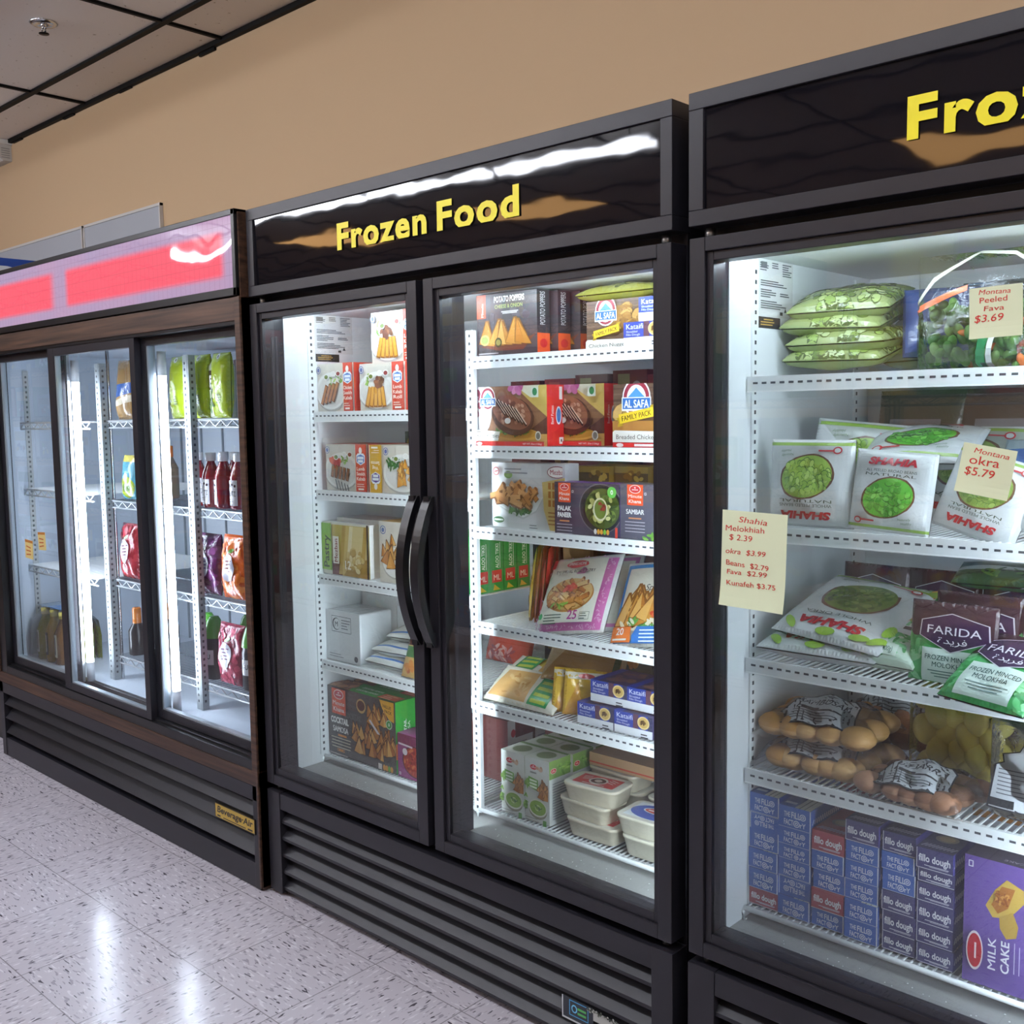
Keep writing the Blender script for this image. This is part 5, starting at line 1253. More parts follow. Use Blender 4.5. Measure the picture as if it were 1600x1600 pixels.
def ctub(src, loc, label, rz=0): return clone(src, loc, label, (0, 0, rz))
T0 = tub((.925, .205, .3595), 'red labelled cheese tub at the bottom of the front stack', rz=.03)
ctub(T0, (.898, .212, .4022), 'red labelled cheese tub in the middle of the front stack', -.05)
ctub(T0, (.921, .2, .4450), 'red labelled cheese tub at the top of the front stack', .1)
ctub(T0, (.90, .33, .3595), 'red labelled cheese tub at the bottom of the rear stack', .0)
ctub(T0, (.905, .325, .4022), 'red labelled cheese tub in the middle of the rear stack', .08)
ctub(T0, (.893, .33, .4450), 'red labelled cheese tub at the top of the rear stack', -.04)
T1 = tub((1.092, .2, .3595), 'blue labelled white tub at the bottom of the right stack', .16, .11, .046, .02, 'e2dcc6', '8cc4cc', 1, 'white cheese tubs')
tub((1.078, .198, .4062), 'blue labelled white tub on top of the right stack', .16, .11, .044, .05, 'e2dcc6', '3c5ab0', 1, 'white cheese tubs')
ctub(T1, (1.08, .325, .3595), 'blue labelled white tub behind, lower one', .0)
ctub(T1, (1.072, .325, .4062), 'blue labelled white tub behind, upper one', -.06)
carton('cheese_slab', 'brown wrapped slab at the back behind the red labelled tubs', 'food pack', .90, 1.10, .4886, .52, .335, .1, 'b08a6a', lambda a: (a.rect(0, 0, a.W, a.H, 'b8946e'), a.rect(0, a.H*.2, a.W, a.H*.32, 'c2452c')))
for sh_, z, zt, x0 in (('third', 1.0732, 1.245, .52), ('fourth', .8376, 1.03, .62), ('fifth', .6352, .80, .56)):  # dark cartons added; their brown stands in for shade behind the goods
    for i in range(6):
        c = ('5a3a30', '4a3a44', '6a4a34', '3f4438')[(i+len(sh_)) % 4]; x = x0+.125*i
        carton('frozen_carton', 'added dark filler carton behind the %s shelf goods, %s from the left' % (sh_, ('first', 'second', 'third', 'fourth', 'fifth', 'sixth')[i]), 'food box', x, x+.118, z if x > .65 else {'third': .8952, 'fourth': .6422, 'fifth': .3592}[sh_], zt-.012*(i % 3), .56+.008*(i % 2), .11, c,
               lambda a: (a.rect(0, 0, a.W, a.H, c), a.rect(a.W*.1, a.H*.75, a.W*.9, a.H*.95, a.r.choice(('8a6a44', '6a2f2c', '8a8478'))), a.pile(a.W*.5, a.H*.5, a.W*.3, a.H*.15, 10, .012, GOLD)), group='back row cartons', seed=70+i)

# ------------------------------------------------------------------ right edge freezer
BLUE, PURP, RED = '4169bb', '46416f', 'a8434c'
def fillo(kind, x0, x1, z0, z1, label, y=.178, d=.16, flip=False, first={}):
    W, H = x1-x0, z1-z0
    bg = {'b': BLUE, 'p': PURP, 'r': RED}[kind]
    m = M(); m.box(0, W, 0, d, 0, H, bg)
    A = Art(m, lambda u, v, h: (u, -h, v), W, H, flip=flip, seed=3)
    (fillo_blue if kind == 'b' else fillo_dough(bg))(A)
    fillo_side({'b': '38559c', 'p': '524a92', 'r': '98383f'}[kind])(Art(m, lambda u, v, h: (W+h, u, v), d, H))
    fillo_top({'b': '34508f', 'p': '4a4562', 'r': '9a3c40'}[kind])(Art(m, lambda u, v, h: (u, v, H+h), W, d))
    return tag(m.build('fillo_carton', CARTON, loc=(x0, y, z0)), label, 'food box', 'fillo dough cartons')
STK = [
    (1.435, 1.4985, [('r', .3645, .400), ('b', .400, .441), ('b', .441, .481), ('b', .481, .521), ('B', .521, .554), ('b', .554, .594)]),
    (1.4995, 1.5665, [('b', .3645, .404), ('B', .404, .442), ('b', .442, .478), ('b', .478, .508), ('b', .508, .543), ('b', .543, .586)]),
    (1.570, 1.6345, [('b', .3645, .400), ('r', .400, .439), ('b', .439, .477), ('b', .477, .514), ('r', .514, .554)]),
    (1.6365, 1.7000, [('b', .3645, .402), ('b', .402, .440), ('b', .440, .477), ('b', .477, .514), ('b', .514, .552), ('p', .552, .592)]),
    (1.7065, 1.7665, [('p', .3645, .399), ('p', .399, .440), ('p', .440, .478), ('b', .478, .518), ('b', .518, .551), ('p', .551, .588)]),
    (1.7705, 1.8345, [('p', .3645, .400), ('p', .400, .437), ('p', .437, .478), ('p', .478, .513), ('p', .513, .540), ('p', .540, .578)])]
ORD = ('bottom', 'second from the bottom', 'third from the bottom', 'fourth from the bottom', 'fifth from the bottom', 'top')
rr = random.Random(12)
for ci, (x0, x1, rows) in enumerate(STK):
    for k, (kd, z0, z1) in enumerate(rows):
        nm = {'b': 'blue', 'B': 'blue upside-down', 'p': 'purple', 'r': 'red'}[kd]
        j = rr.uniform(-.0012, .0012)
        fillo(kd.lower(), x0+j, x1+j, z0, z1-.0006, '%s fillo carton, %s of the %s stack from the left' % (nm, ORD[k] if k < len(rows)-1 else 'top', ('first', 'second', 'third', 'fourth', 'fifth', 'sixth')[ci]), .178+rr.uniform(-.003, .003)-(.006 if ci == 5 and k == 5 else 0), flip=(kd == 'B'))
for i, (kd, x0, z1) in enumerate((('b', 1.50, .592), ('r', 1.545, .596), ('r', 1.575, .572))):
    fillo(kd, x0, x0+.066, z1-.04, z1, '%s fillo carton in the rear row behind the %s front stack' % ({'b': 'blue', 'r': 'red'}[kd], ('second', 'second, right', 'third')[i]), .345)
    fillo(kd, x0, x0+.066, .3645, z1-.0406, 'tall %s carton carrying the rear row behind the %s front stack' % ({'b': 'blue', 'r': 'red'}[kd], ('second', 'second, right', 'third')[i]), .345)
carton('milk_cake_carton', 'purple milk cake carton at the right of the fillo stacks', 'food box', 1.853, 1.985, .3645, .588, .172, .13, '5a4484', milk_cake, None, lambda a: (a.rect(0, 0, a.W, a.H, '4c4256'), a.text('MILK CAKE', a.W*.7, a.H*.14, .008, 'b9b2c4', a.W*.5, 'c', PI), a.text('MILK CAKE', a.W*.75, a.H*.45, .008, 'b9b2c4', a.W*.5, 'c', PI)), seed=25)
carton('plain_carton', 'white open ended carton behind the fillo stacks', 'food box', 1.80, 1.90, .3645, .60, .36, .12, 'd0d2d4', lambda a: (a.rect(0, 0, a.W, a.H, 'd4d6d8'), a.rect(0, a.H*.94, a.W, a.H, 'c9862f')), seed=26)

def lumps(name, t, items, col, mat=MATTE):
    m = M()
    for c, r, rot in items: m.blob(c, r, col if isinstance(col, str) else rr.choice(col), 12, 8, rot)
    return m.build(name, mat, t)
def bread_bag(loc, label, W, D, H, txt, cols, n, lab_tilt=.35, rz=0, seed=1):
    t = empty('bread_bag', loc, (0, 0, rz)); tag(t, label, 'bread bag')
    q = random.Random(seed); items = []
    for i in range(n):
        x = W*(-.42+.84*(i+.5)/n)+q.uniform(-.006, .006)
        for j, y in enumerate((D*.12, D*.45, D*.8)):
            items.append(((x+q.uniform(-.01, .01), y, H*.38), (W/n*.80, D*.18, H*.36), Matrix.Rotation(q.uniform(-.6, .6), 3, 'Z')))
    m = M()
    for c, rd, rot in items:
        top, low = q.choice(cols), q.choice(cols[1:])
        m.blob(c, rd, lambda i, j, a=top, b=low: a if j > 3 else b, 14, 8, rot)
    m.build('bread_rolls', MATTE, t)
    m = M(); n2 = 18; P = []
    for i in range(n2+1):
        row = []
        for j in range(n2+1):
            u, v = 2*i/n2-1, 2*j/n2-1
            e = max(0, 1-abs(u)**4)*max(0, 1-abs(v)**4)
            row.append((W/2*u*1.03, D/2+D/2*v*1.12, .003+H*.84*math.sqrt(e)*(1+.1*math.sin(9*u+7*v))))
        P.append(row)
    m.grid(P, n2+1, n2+1, 'ffffff'); m.build('film', CLEAR, t)
    m = M(); lw, ld = W*.74, D*.74
    def fn(u, v, h):
        a, b = 2*u/lw-1, 2*v/ld-1
        z = H*(.52+.42*math.sin(min(1, v/ld*1.3)*PI/2))-.012*a*a+.003*math.sin(8*a+3*b)
        return (u-lw/2, D*.0-.006+v, z+.008+h)
    bread_label(txt)(Art(m, fn, lw, ld, .016)); m.build('paper_label', PAPER, t)
    return t
TAN = ('b5803c', 'd0a468', 'c4955a'); BRN = ('8a5a3c', 'ab7c5c', '9c6c4c')
bread_bag((1.553, .19, .6462), 'bag of golden bread rolls with grey label, lower of the left pair', .235, .19, .062, 'KUBBA', TAN, 5, seed=2)
bread_bag((1.548, .20, .7060), 'bag of golden bread rolls with grey label on top of the left pair', .225, .19, .062, 'SAMBUSAK', TAN, 5, rz=.05, seed=3)
bread_bag((1.752, .160, .6462), 'bag of brown rolls with fluted grey label hanging over the shelf edge', .20, .15, .055, 'UBBARRA', BRN, 5, rz=-.12, seed=4)
bread_bag((1.60, .44, .6462), 'dim bag of rolls at the back of the bread shelf', .2, .17, .12, 'KUBBA', ('b07c3c', '8a5238', 'a8683c'), 4, seed=6)
t = empty('potato_bag', (1.775, .322, .6462)); tag(t, 'clear bag of yellow potato dumplings standing behind the brown rolls', 'food bag')
q = random.Random(5); items = []
for j in range(5):
    for i in range(4):
        items.append(((-.056+.037*i+(.018 if j % 2 else 0)+q.uniform(-.004, .004), .02+.012*(i % 2), .024+.034*j), (.021, .028, .030), Matrix.Rotation(q.uniform(-.45, .45), 3, 'Y')))
for c, rd, rot in items:
    m = M(); m.blob(c, rd, q.choice(('fbec7c', 'efdc6a', 'fff08a')), 12, 8, rot); m.build('dumpling', MATTE, t)

m = M(); pillow(m, .21, .205, .085, 'ffffff', 8, .3, .2); o = m.build('film', CLEAR, t); o.location = (.015, .02, 0)
def kubba_lab(a):
    W, H = a.W, a.H
    P = [(0, 0), (W, 0), (W, H*.62), (W*.92, H*.66), (W*.94, H*.74), (W*.86, H*.78), (W*.8, H*.93), (W*.66, H), (W*.5, H*.98), (W*.36, H*.9), (W*.3, H*.76), (W*.12, H*.7), (W*.14, H*.6), (W*.05, H*.55)]
    a.poly(P, '26262a'); a.poly([(W*.5+(x-W*.5)*.95, H*.5+(y-H*.5)*.96) for x, y in P], 'c9ccd0'); a.text('KUBBA', W*.4, H*.78, H*.09, '26262a', W*.5)
    a.ell(W*.62, H*.56, .018, .02, '3a3a3e', 16); a.text('8', W*.62, H*.52, .02, 'e0e0e2', None, 'c'); a.lines(W*.1, W*.5, H*.5, 7, H*.05, H*.014, '6a6a70'); a.rect(W*.03, H*.04, W*.3, H*.14, '26262a')
t = empty('dumpling_bag', (1.955, .20, .6462)); tag(t, 'bag of pale dumplings with arch shaped grey label at the right edge', 'food bag')
items = [((-.06+.03*i, .03, .022+.004*(i % 2)), (.017, .03, .02), None) for i in range(5)]
items += [((-.045+.03*i, .045, .058), (.018, .03, .02), None) for i in range(4)]
lumps('dumplings', t, items, ('d9d2c0', 'cfc8b6'))
m = M(); pillow(m, .17, .17, .09, 'ffffff', 9, .3, .2); o = m.build('film', CLEAR, t); o.location = (0, .035, 0)
m = M(); kubba_lab(Art(m, lambda u, v, h: (u-.075, -.014+.03*(v/.13)-h-.004*math.sin(u*40), .028+v), .15, .13, .02)); m.build('paper_label', PAPER, t)

# shelf of molokhia and okra
sh = shahia(('6c7f3a', '5c7030', '7c8f48', '546626'), ('WHOLE OKRA',), True)
pack('okra_bag', 'white okra bag with red upside down lettering lying lowest on the left', 'food bag', (1.568, .172, .889), .235, .22, .045, 'cfd2d2', sh, PI/2-.12, .02, 0, 100, None, None, .15, .1, True)
pack('okra_bag', 'white okra bag with red upside down lettering lying on the lower one', 'food bag', (1.582, .182, .914), .225, .24, .045, 'cfd2d2', sh, PI/2-.34, -.1, .08, 101, None, None, .15, .1, True)
def beanbag(a):
    W, H = a.W, a.H
    a.rect(0, 0, W, H, 'b9cdb8'); a.pile(W*.5, H*.5, W*.5, H*.45, 90, .011, ('5fae6a', '4f9a5a', '84c48c', '3f8a4a'), 'leaf'); a.rect(W*.25, H*.06, W*.8, H*.22, 'cfe0d0'); a.text('NET WT. 14oz (400g)', W*.3, H*.1, H*.07, '4a6a5a', W*.45)
    a.rect(W*.08, H*.5, W*.3, H*.68, 'd8dcdc'); a.rect(W*.3, H*.5, W*.52, H*.74, '44549c'); a.rect(W*.56, H*.46, W*.95, H*.66, 'd2d6d4'); a.lines(W*.72, W*.9, H*.56, 1, .004, .012, '4a4a4a'); a.pile(W*.7, H*.82, .03, .012, 10, .012, ('c98a4a', 'b5a06a', '8aa04a'))
pack('bean_bag', 'green cut bean bag lying between the okra bags and the purple pouch', 'food bag', (1.668, .185, .889), .165, .15, .045, 'b9cdb8', beanbag, 1.15, .03, .04, 102)
pack('bean_bag', 'green cut bean bag behind the front bean bag', 'food bag', (1.675, .30, .90), .15, .15, .05, '9fb09a', beanbag, .95, -.1, 0, 103)
pack('molokhia_pouch', 'front standing purple and green molokhia pouch', 'food pouch', (1.808, .208, .867), .145, .142, .03, '42232e', farida, .08, .03, .02, 104)
pack('molokhia_pouch', 'second purple and green molokhia pouch behind the front one', 'food pouch', (1.835, .255, .867), .145, .155, .03, '42232e', farida, .06, 0, 0, 105)
pack('molokhia_pouch', 'third molokhia pouch at the right edge of the shelf', 'food pouch', (1.962, .262, .867), .14, .150, .03, '42232e', farida, .06, .05, 0, 106)
pack('molokhia_pouch', 'molokhia pouch lying tilted over the shelf edge in front', 'food pouch', (1.893, .098, .868), .15, .17, .035, '42232e', farida, 1.02, -.25, .03, 107)
for sh_, z, hs in (('bean', 1.1262, .26), ('bread', .6462, .2), ('top', 1.4105, .19)):  # dark bags added; their colours make the rear of the shelves look shaded
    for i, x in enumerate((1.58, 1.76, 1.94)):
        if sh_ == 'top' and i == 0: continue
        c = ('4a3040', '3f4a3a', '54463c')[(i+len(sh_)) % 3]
        pack('filler_bag', 'added dark filler bag for the shaded rear of the %s shelf, %s one' % (sh_, ('left', 'middle', 'right')[i]), 'food bag', (x, .60, z), .19, hs, .06, c, lambda a: (a.rect(0, 0, a.W, a.H, c), a.rect(a.W*.2, a.H*.5, a.W*.8, a.H*.75, '8f8a90'), a.pile(a.W*.5, a.H*.25, .06, .03, 14, .012, ('6a7a4a', '7a5a4a', '8a8a6a'), 'leaf')), .12, .1*(i-1), 0, 400+i)
for i, x in enumerate((1.56, 1.70, 1.85)):
    pack('molokhia_pouch', 'dark molokhia pouch in the rear row, %s one' % ('left', 'middle', 'right')[i], 'food pouch', (x, .45, .867), .145, .16, .035, '42232e', farida, .1, .1*(i-1), 0, 108+i)
pack('spinach_bag', 'dark green bag lying across the top of the rear pouches', 'food bag', (1.83, .42, 1.012), .2, .1, .03, '2f5a34', lambda a: (a.rect(0, 0, a.W, a.H, '35582f'), a.rect(0, a.H*.4, a.W, a.H*.6, 'd0d6d2'), a.pile(a.W*.5, a.H*.3, .06, .02, 20, .01, ('4f7a3a', '6b8a3c'), 'leaf')), 1.3, .1, 0, 112)

# shelf of broad beans
pack('broad_bean_bag', 'upside down white broad bean bag standing at the left', 'food bag', (1.545, .205, 1.1262), .168, .164, .05, 'd0d3d3', shahia(BROAD, ('WHOLE PEELED BEANS', 'NATURAL')), .04, 0, 0, 120, None, None, .15, .09, True)
pack('broad_bean_bag', 'upright white pea bag leaning second from the left', 'food bag', (1.695, .20, 1.1262), .145, .145, .045, 'd0d3d3', shahia(PEAS, ('ALL PEELED BROAD BEANS', 'NATURAL')), .12, .04, .07, 121, None, None, .15, .09)
pack('broad_bean_bag', 'upside down okra bag leaning behind the middle note', 'food bag', (1.832, .215, 1.1262), .145, .145, .045, 'd0d3d3', shahia(OKRA, ('WHOLE PEELED BEAN', 'NATURAL')), .25, -.08, .28, 122, None, None, .15, .09, True)
pack('broad_bean_bag', 'white bean bag at the right edge beside the middle note', 'food bag', (1.965, .22, 1.1262), .145, .14, .045, 'd0d3d3', shahia(('a8823a', '96903c', 'b59a48'), ('WHOLE PEELED BEAN',)), .3, -.05, .25, 123, None, None, .15, .09, True)
pack('broad_bean_bag', 'white bag lying flat behind the pea bag', 'food bag', (1.70, .29, 1.245), .2, .16, .05, 'c2c7c4', shahia(PEAS, ('BROAD BEANS',)), 1.2, .1, 0, 124, None, None, .15, .12)
pack('broad_bean_bag', 'white bag with red lettering standing behind the left broad bean bag', 'food bag', (1.57, .33, 1.1262), .2, .20, .05, 'b9beb8', shahia(BROAD, ('BROAD BEANS',)), .25, .2, .1, 125, None, None, .15, .12, True)
pack('broad_bean_bag', 'white bag with a green stripe in the rear row of the bean shelf', 'food bag', (1.74, .45, 1.1262), .2, .19, .06, 'a8b0a6', shahia(OKRA, ('OKRA',)), .3, -.1, 0, 126, None, None, .15, .12, True)
def bluebag(a): a.rect(0, 0, a.W, a.H, '9fb0b8'); a.rect(0, a.H*.55, a.W, a.H*.85, '3f6aae'); a.pile(a.W*.4, a.H*.3, .05, .03, 24, .012, GREEN, 'leaf'); a.ell(a.W*.8, a.H*.7, .012, .012, 'dfe6ee', 14); a.rect(0, a.H*.1, a.W, a.H*.16, '3f8a4a')
for i, (x, y, z, l, rz) in enumerate(((1.90, .36, 1.135, .5, -.1), (1.97, .42, 1.16, .9, .2), (1.86, .46, 1.145, .4, 0))):
    pack('vegetable_bag', 'blue banded vegetable bag behind the middle note, %s one' % ('nearest', 'upper', 'farthest')[i], 'food bag', (x, y, z), .19, .17, .05, '9fb0b8', bluebag, l, rz, 0, 127+i)

# top shelf bags
def okra(a): a.rect(0, 0, a.W, a.H, '93a064'); a.pile(a.W*.5, a.H*.5, a.W*.55, a.H*.55, 150, .011, ('93aa58', 'adbc78', '7f9444', '667a34', 'bcc892'), 'ell', '525f2c'); a.text('OKRA', a.W*.4, a.H*.5, .022, '3c4a2c', a.W*.3, 'l', -.1, 0)
def okra2(a): a.rect(0, 0, a.W, a.H, 'a8b4a8'); a.pile(a.W*.5, a.H*.5, a.W*.5, a.H*.5, 80, .012, ('9aae8c', '7f9470', 'b4c2a8', '5f7660'), 'ell', '4a5a48'); a.rect(a.W*.55, a.H*.2, a.W*.85, a.H*.8, '3f7fb4')
k = 0
for (x, y, n, f, nm) in ((1.545, .27, 4, okra, 'left'), (1.70, .40, 4, okra2, 'middle')):
    for i in range(n):
        pack('okra_bag', '%s okra bag in the %s stack on the top shelf' % (('lowest', 'second', 'third', 'topmost')[i], nm), 'food bag', (x+rr.uniform(-.012, .012), y+rr.uniform(-.01, .01), 1.412+.026+.031*i), .20, .165, .05, ('8a9a58', '7f8c74')[nm == 'middle'], f, PI/2-.22+rr.uniform(-.1, .1), rr.uniform(-.18, .18), rr.uniform(-.05, .05), 140+k, None, None, .1, .1); k += 1
t = empty('vegetable_bag', (1.815, .30, 1.4105)); tag(t, 'large clear bag of green beans and carrots on the top shelf behind the upper note', 'food bag')
q = random.Random(15)
items = [((q.uniform(-.085, .085), q.uniform(-.03, .03), .012+.11*q.random()**1.3), (.014, .009, .008), Euler((q.uniform(0, 3), q.uniform(0, 3), q.uniform(0, 3))).to_matrix()) for i in range(150)]
lumps('frozen_beans', t, items, ('5f8f3c', '74a34c', '4d7a34', '86ad62'))['kind'] = 'stuff'
items = [((q.uniform(-.03, .085), q.uniform(-.038, .0), .012+.07*q.random()), (.02, .007, .007), Euler((q.uniform(0, 3), q.uniform(0, 3), q.uniform(0, 3))).to_matrix()) for i in range(14)]
lumps('frozen_carrots', t, items, ('c8622c', 'd57438'))['kind'] = 'stuff'
m = M(); fn = pillow(m, .225, .205, .10, 'ffffff', 16, .45, .12, 22); m.build('film', CLEAR, t)
m = M(); a = Art(m, fn, .225, .205, .014); a.poly([(.0, .10), (.10, .135), (.10, .145), (.0, .112)], 'd5683c'); a.poly([(.112, 0), (.128, 0), (.15, .09), (.135, .09)], '2f7a4a'); a.poly([(.13, 0), (.14, 0), (.16, .09), (.152, .09)], 'd8dcd8')
a.poly([(.0, .11), (.04, .155), (.11, .20), (.11, .205), (.035, .162), (.0, .118)], 'd5d2c0'); a.poly([(.11, .2), (.17, .19), (.225, .15), (.225, .158), (.17, .197), (.11, .205)], 'd5d2c0')
m.build('printed_bands', FILMP, t)
pack('vegetable_bag', 'mixed vegetable bag at the right edge of the top shelf', 'food bag', (1.985, .30, 1.4105), .2, .17, .08, '7a9a5a', lambda a: (a.rect(0, 0, a.W, a.H, '9aa86a'), a.pile(a.W*.5, a.H*.3, a.W*.5, a.H*.3, 90, .011, GREEN+('c8622c',), 'ell', '3f5a2a'), a.rect(0, a.H*.7, a.W, a.H, 'a89c60')), .1, 0, 0, 150)
pack('vegetable_bag', 'blue vegetable bag between the okra stack and the large clear bag', 'food bag', (1.73, .36, 1.44), .15, .14, .06, '3a4f8a', lambda a: (a.rect(0, 0, a.W, a.H, '3f558f'), a.pile(a.W*.5, a.H*.3, .05, .03, 20, .01, ('8aa87a', 'a8b89a'), 'ell')), .4, .4, 0, 151)

# handwritten notes on the glass
def note(pts, lab, lines, curl=.003):
    (x0, z0), W, H, rot = pts
    m = M(); NX = 10
    def fn(u, v, h):
        q = v/H
        return (u, -.0014-h-curl*max(0, (.35-q))**2*8-.001*math.sin(u*60)*(1-q), v)
    for i in range(NX):
        for j in range(NX):
            u0, u1, v0, v1 = W*i/NX, W*(i+1)/NX, H*j/NX, H*(j+1)/NX
            m.face([fn(u0, v0, 0), fn(u1, v0, 0), fn(u1, v1, 0), fn(u0, v1, 0)], 'e4ecc6', 0, True)
    a = Art(m, fn, W, H, .012)
    for t, x, y, h, w in lines:
        o = 0
        a.text(t, W*x, H*y, h, 'cf2f24', w and W*w, 'l', a.r.uniform(-.05, .03), .0, a.r.uniform(-.05, .2))
    o = m.build('sticky_note', PAPER, loc=(x0, .0115, z0), rot=(0, rot, 0)); return tag(o, lab, 'note', 'handwritten price notes')
note(((1.895, 1.446), .0745, .0745, -.03), 'pale yellow square note priced 3.69 near the top of the right door', [('Montana', .18, .86, .0075, .6), ('Peeled', .2, .69, .0085, .52), ('Fava', .28, .53, .0075, .38), ('$3.69', .1, .32, .011, .55)])
note(((1.8785, 1.2205), .0775, .0745, .17), 'pale yellow tilted note priced 5.79 in the middle of the right door', [('Montana', .22, .83, .008, .66), ('okra', .17, .60, .0135, .56), ('$5.79', .12, .38, .0125, .56)])
note(((1.469, .9985), .128, .172, .025), 'tall pale yellow price list note at the left of the right door', [('Shahia', .26, .885, .0105, .44), ('Melokhiah', .06, .785, .0105, .6), ('$ 2.39', .12, .695, .0105, .36), ('okra  $3.99', .07, .55, .0095, .62), ('Beans  $2.79', .08, .43, .0095, .66), ('Fava  $2.99', .1, .335, .009, .62), ('Kunafeh $3.75', .1, .22, .009, .76)], .006)

# ------------------------------------------------------------------ goods in the brown cooler
def leafpack(a):
    W, H = a.W, a.H
    a.rect(0, 0, W, H, 'a3b52a'); a.rect(0, H*.9, W, H, '93a526'); a.ell(W*.5, H*.94, W*.1, W*.1, 'd8d8c8', 12); a.ell(W*.5, H*.94, W*.05, W*.05, '55582c', 8)
    a.rect(0, 0, W*.2, H*.52, 'c9ccb0'); a.pile(W*.1, H*.3, W*.1, H*.16, 8, .02, ('4f6a3a', '3a5530'), 'leaf'); a.lines(W*.5, W*.75, H*.34, 4, .008, .0035, '5a6a1e')
for i, (x, n) in enumerate(((-.583, 'middle'), (-.462, 'right'), (-.725, 'left'))):
    pack('leaf_bag', 'tall lime green bag on the top shelf of the brown cooler, %s one' % n, 'food bag', (x, .19, 1.349), .098, .205, .045, 'a3b52a', leafpack, .03, 0, 0, 160+i, None, None, .0, .06)
m = M(); a = Art(m, lambda u, v, h: (.042*math.sin((u-.03)*22), -.042*math.cos((u-.03)*22)-h, v), .06, .18, .01)
m.lathe([(.036, 0), (.042, .004), (.042, .165), (.03, .185), (.02, .19), (.02, .2), (0, .2)], k=20, col='b9bfa0'); a.rect(0, .09, .06, .15, '3a2420'); a.text('E', .02, .1, .035, 'e6e2d8', .022, 'l', 0, .04); a.pile(.03, .04, .02, .02, 10, .014, ('5a7a3c', '7a9a4c'), 'leaf')
tag(m.build('juice_can', FILMP, loc=(-.515, .225, 1.349)), 'pale round container with dark label between the lime green bags', 'container')
t = empty('juice_bottle', (-.548, .19, 1.0612)); tag(t, 'red fruit drink bottle with white label, left of the front pair', 'bottle', 'red drink bottles')
m = M(); m.lathe([(0, 0), (.027, 0), (.03, .004), (.03, .1), (.026, .115), (.013, .145), (.012, .16), (.012, .175), (0, .175)], k=18, col='7a1c26'); m.build('bottle', printed('tinted_bottle', .12, 0, 60, .4), t)
m = M(); m.lathe([(.0155, .15), (.0165, .152), (.0165, .176), (0, .177)], k=16, col='d8d8dc'); a = Art(m, lambda u, v, h: ((.031+h)*math.sin((u-.022)/.031), -(.031+h)*math.cos((u-.022)/.031), v), .044, .04)
m.build('cap', FILMP, t)
m = M(); a = Art(m, lambda u, v, h: ((.0308+h)*math.sin((u-.024)/.031), -(.0308+h)*math.cos((u-.024)/.031), v+.012), .048, .08, .012)
a.rect(0, 0, .048, .08, 'd9d9de'); a.text('FRUTZ', .024, .03, .016, '23232a', .036, 'c', 0, 0)
for i in range(4): a.ell(.010+.010*i, .066-.004*(i % 2), .004, .0045, '3a2a34', 8)
a.lines(.008, .04, .018, 2, .006, .002, '6a6a72'); m.build('label', FILMP, t)
m = M(); m.lathe([(.0306, .118), (.0306, .136)], k=18, col='d0d0d6'); 
bt = t
for i, (x, y, n) in enumerate(((-.474, .19, 'right of the front pair'), (-.512, .255, 'behind between the front pair'), (-.40, .20, 'at the right end'), (-.585, .26, 'at the left end'), (-.43, .27, 'in the rear row'), (-.645, .2, 'behind the perforated post'))):
    clone(bt, (x, y, 1.0612), 'red fruit drink bottle with white label, %s' % n, (0, 0, .3*(i-2)))
for nm, x, z, W, H, bg, cols, mk, n in (
    ('purple', -.567, .773, .125, .2, '54264f', ('6a3566', '46203f', '7a4274'), '6a4a8c', 'on the third shelf'),
    ('orange', -.415, .773, .135, .205, 'd8601f', ('e8782c', 'c9521a', 'f08a3c'), '7a3a2c', 'on the third shelf'),
    ('crimson', -.455, .487, .145, .2, '8f2440', ('a83450', '7a1c34', 'c04a62'), '7a4a6a', 'on the lowest shelf')):
    pack('fruit_bag', '%s fruit bag with white leaf shaped mark %s' % (nm, n), 'food bag', (x, .185, z), W, H, .05, bg, bag_leaf(bg, cols, 'd8d6e0', mk), .04, 0, 0, 170+ord(nm[0]), None, None, .1, .2)
pack('fruit_bag', 'red fruit bag with white mark behind the middle sliding door', 'food bag', (-1.105, .185, .773), .13, .2, .05, 'a82c3a', bag_leaf('a82c3a', ('b83a44', '98242f'), 'd8d4dc', '8a5a6a'), .04, 0, 0, 190, None, None, .1, .15)
pack('fruit_bag', 'blue and lime bag behind the middle sliding door', 'food bag', (-1.07, .185, 1.0612), .12, .16, .05, '4fa0b8', lambda a: (a.rect(0, 0, a.W, a.H, '5aa6ba'), a.ell(a.W*.5, a.H*.28, a.W*.42, a.H*.24, 'a8b82c', 20), a.ell(a.W*.5, a.H*.28, a.W*.2, a.H*.1, '6a8a2c', 14), a.rect(0, a.H*.85, a.W, a.H, 'd8c85a')), .04, 0, 0, 191)
pack('snack_bag', 'tan and blue bag on the top shelf behind the middle sliding door', 'food bag', (-1.075, .185, 1.349), .14, .21, .05, 'a87f4a', lambda a: (a.rect(0, 0, a.W, a.H, 'a5814f'), a.poly([(0, a.H*.35), (a.W, a.H*.45), (a.W, a.H*.62), (0, a.H*.58)], '2f5fae'), a.poly([(0, a.H*.2), (a.W, a.H*.3), (a.W, a.H*.42), (0, a.H*.3)], 'd8cbb0')), .04, 0, 0, 192)
for i in range(3):
    carton('drink_carton', 'pale carton with reddish script at the back of the top shelf, %s one' % ('left', 'middle', 'right')[i], 'carton', -1.17+.15*i, -1.03+.15*i, 1.3494, 1.56, .50, .12, 'b5a8a8', lambda a: (a.rect(0, 0, a.W, a.H, 'b9afae'), a.rect(0, 0, a.W, a.H*.4, '8b9490'), a.text('Drinks', a.W*.1, a.H*.7, .03, 'a8525a', a.W*.8, 'l', 0, 0, .3)), seed=200+i)
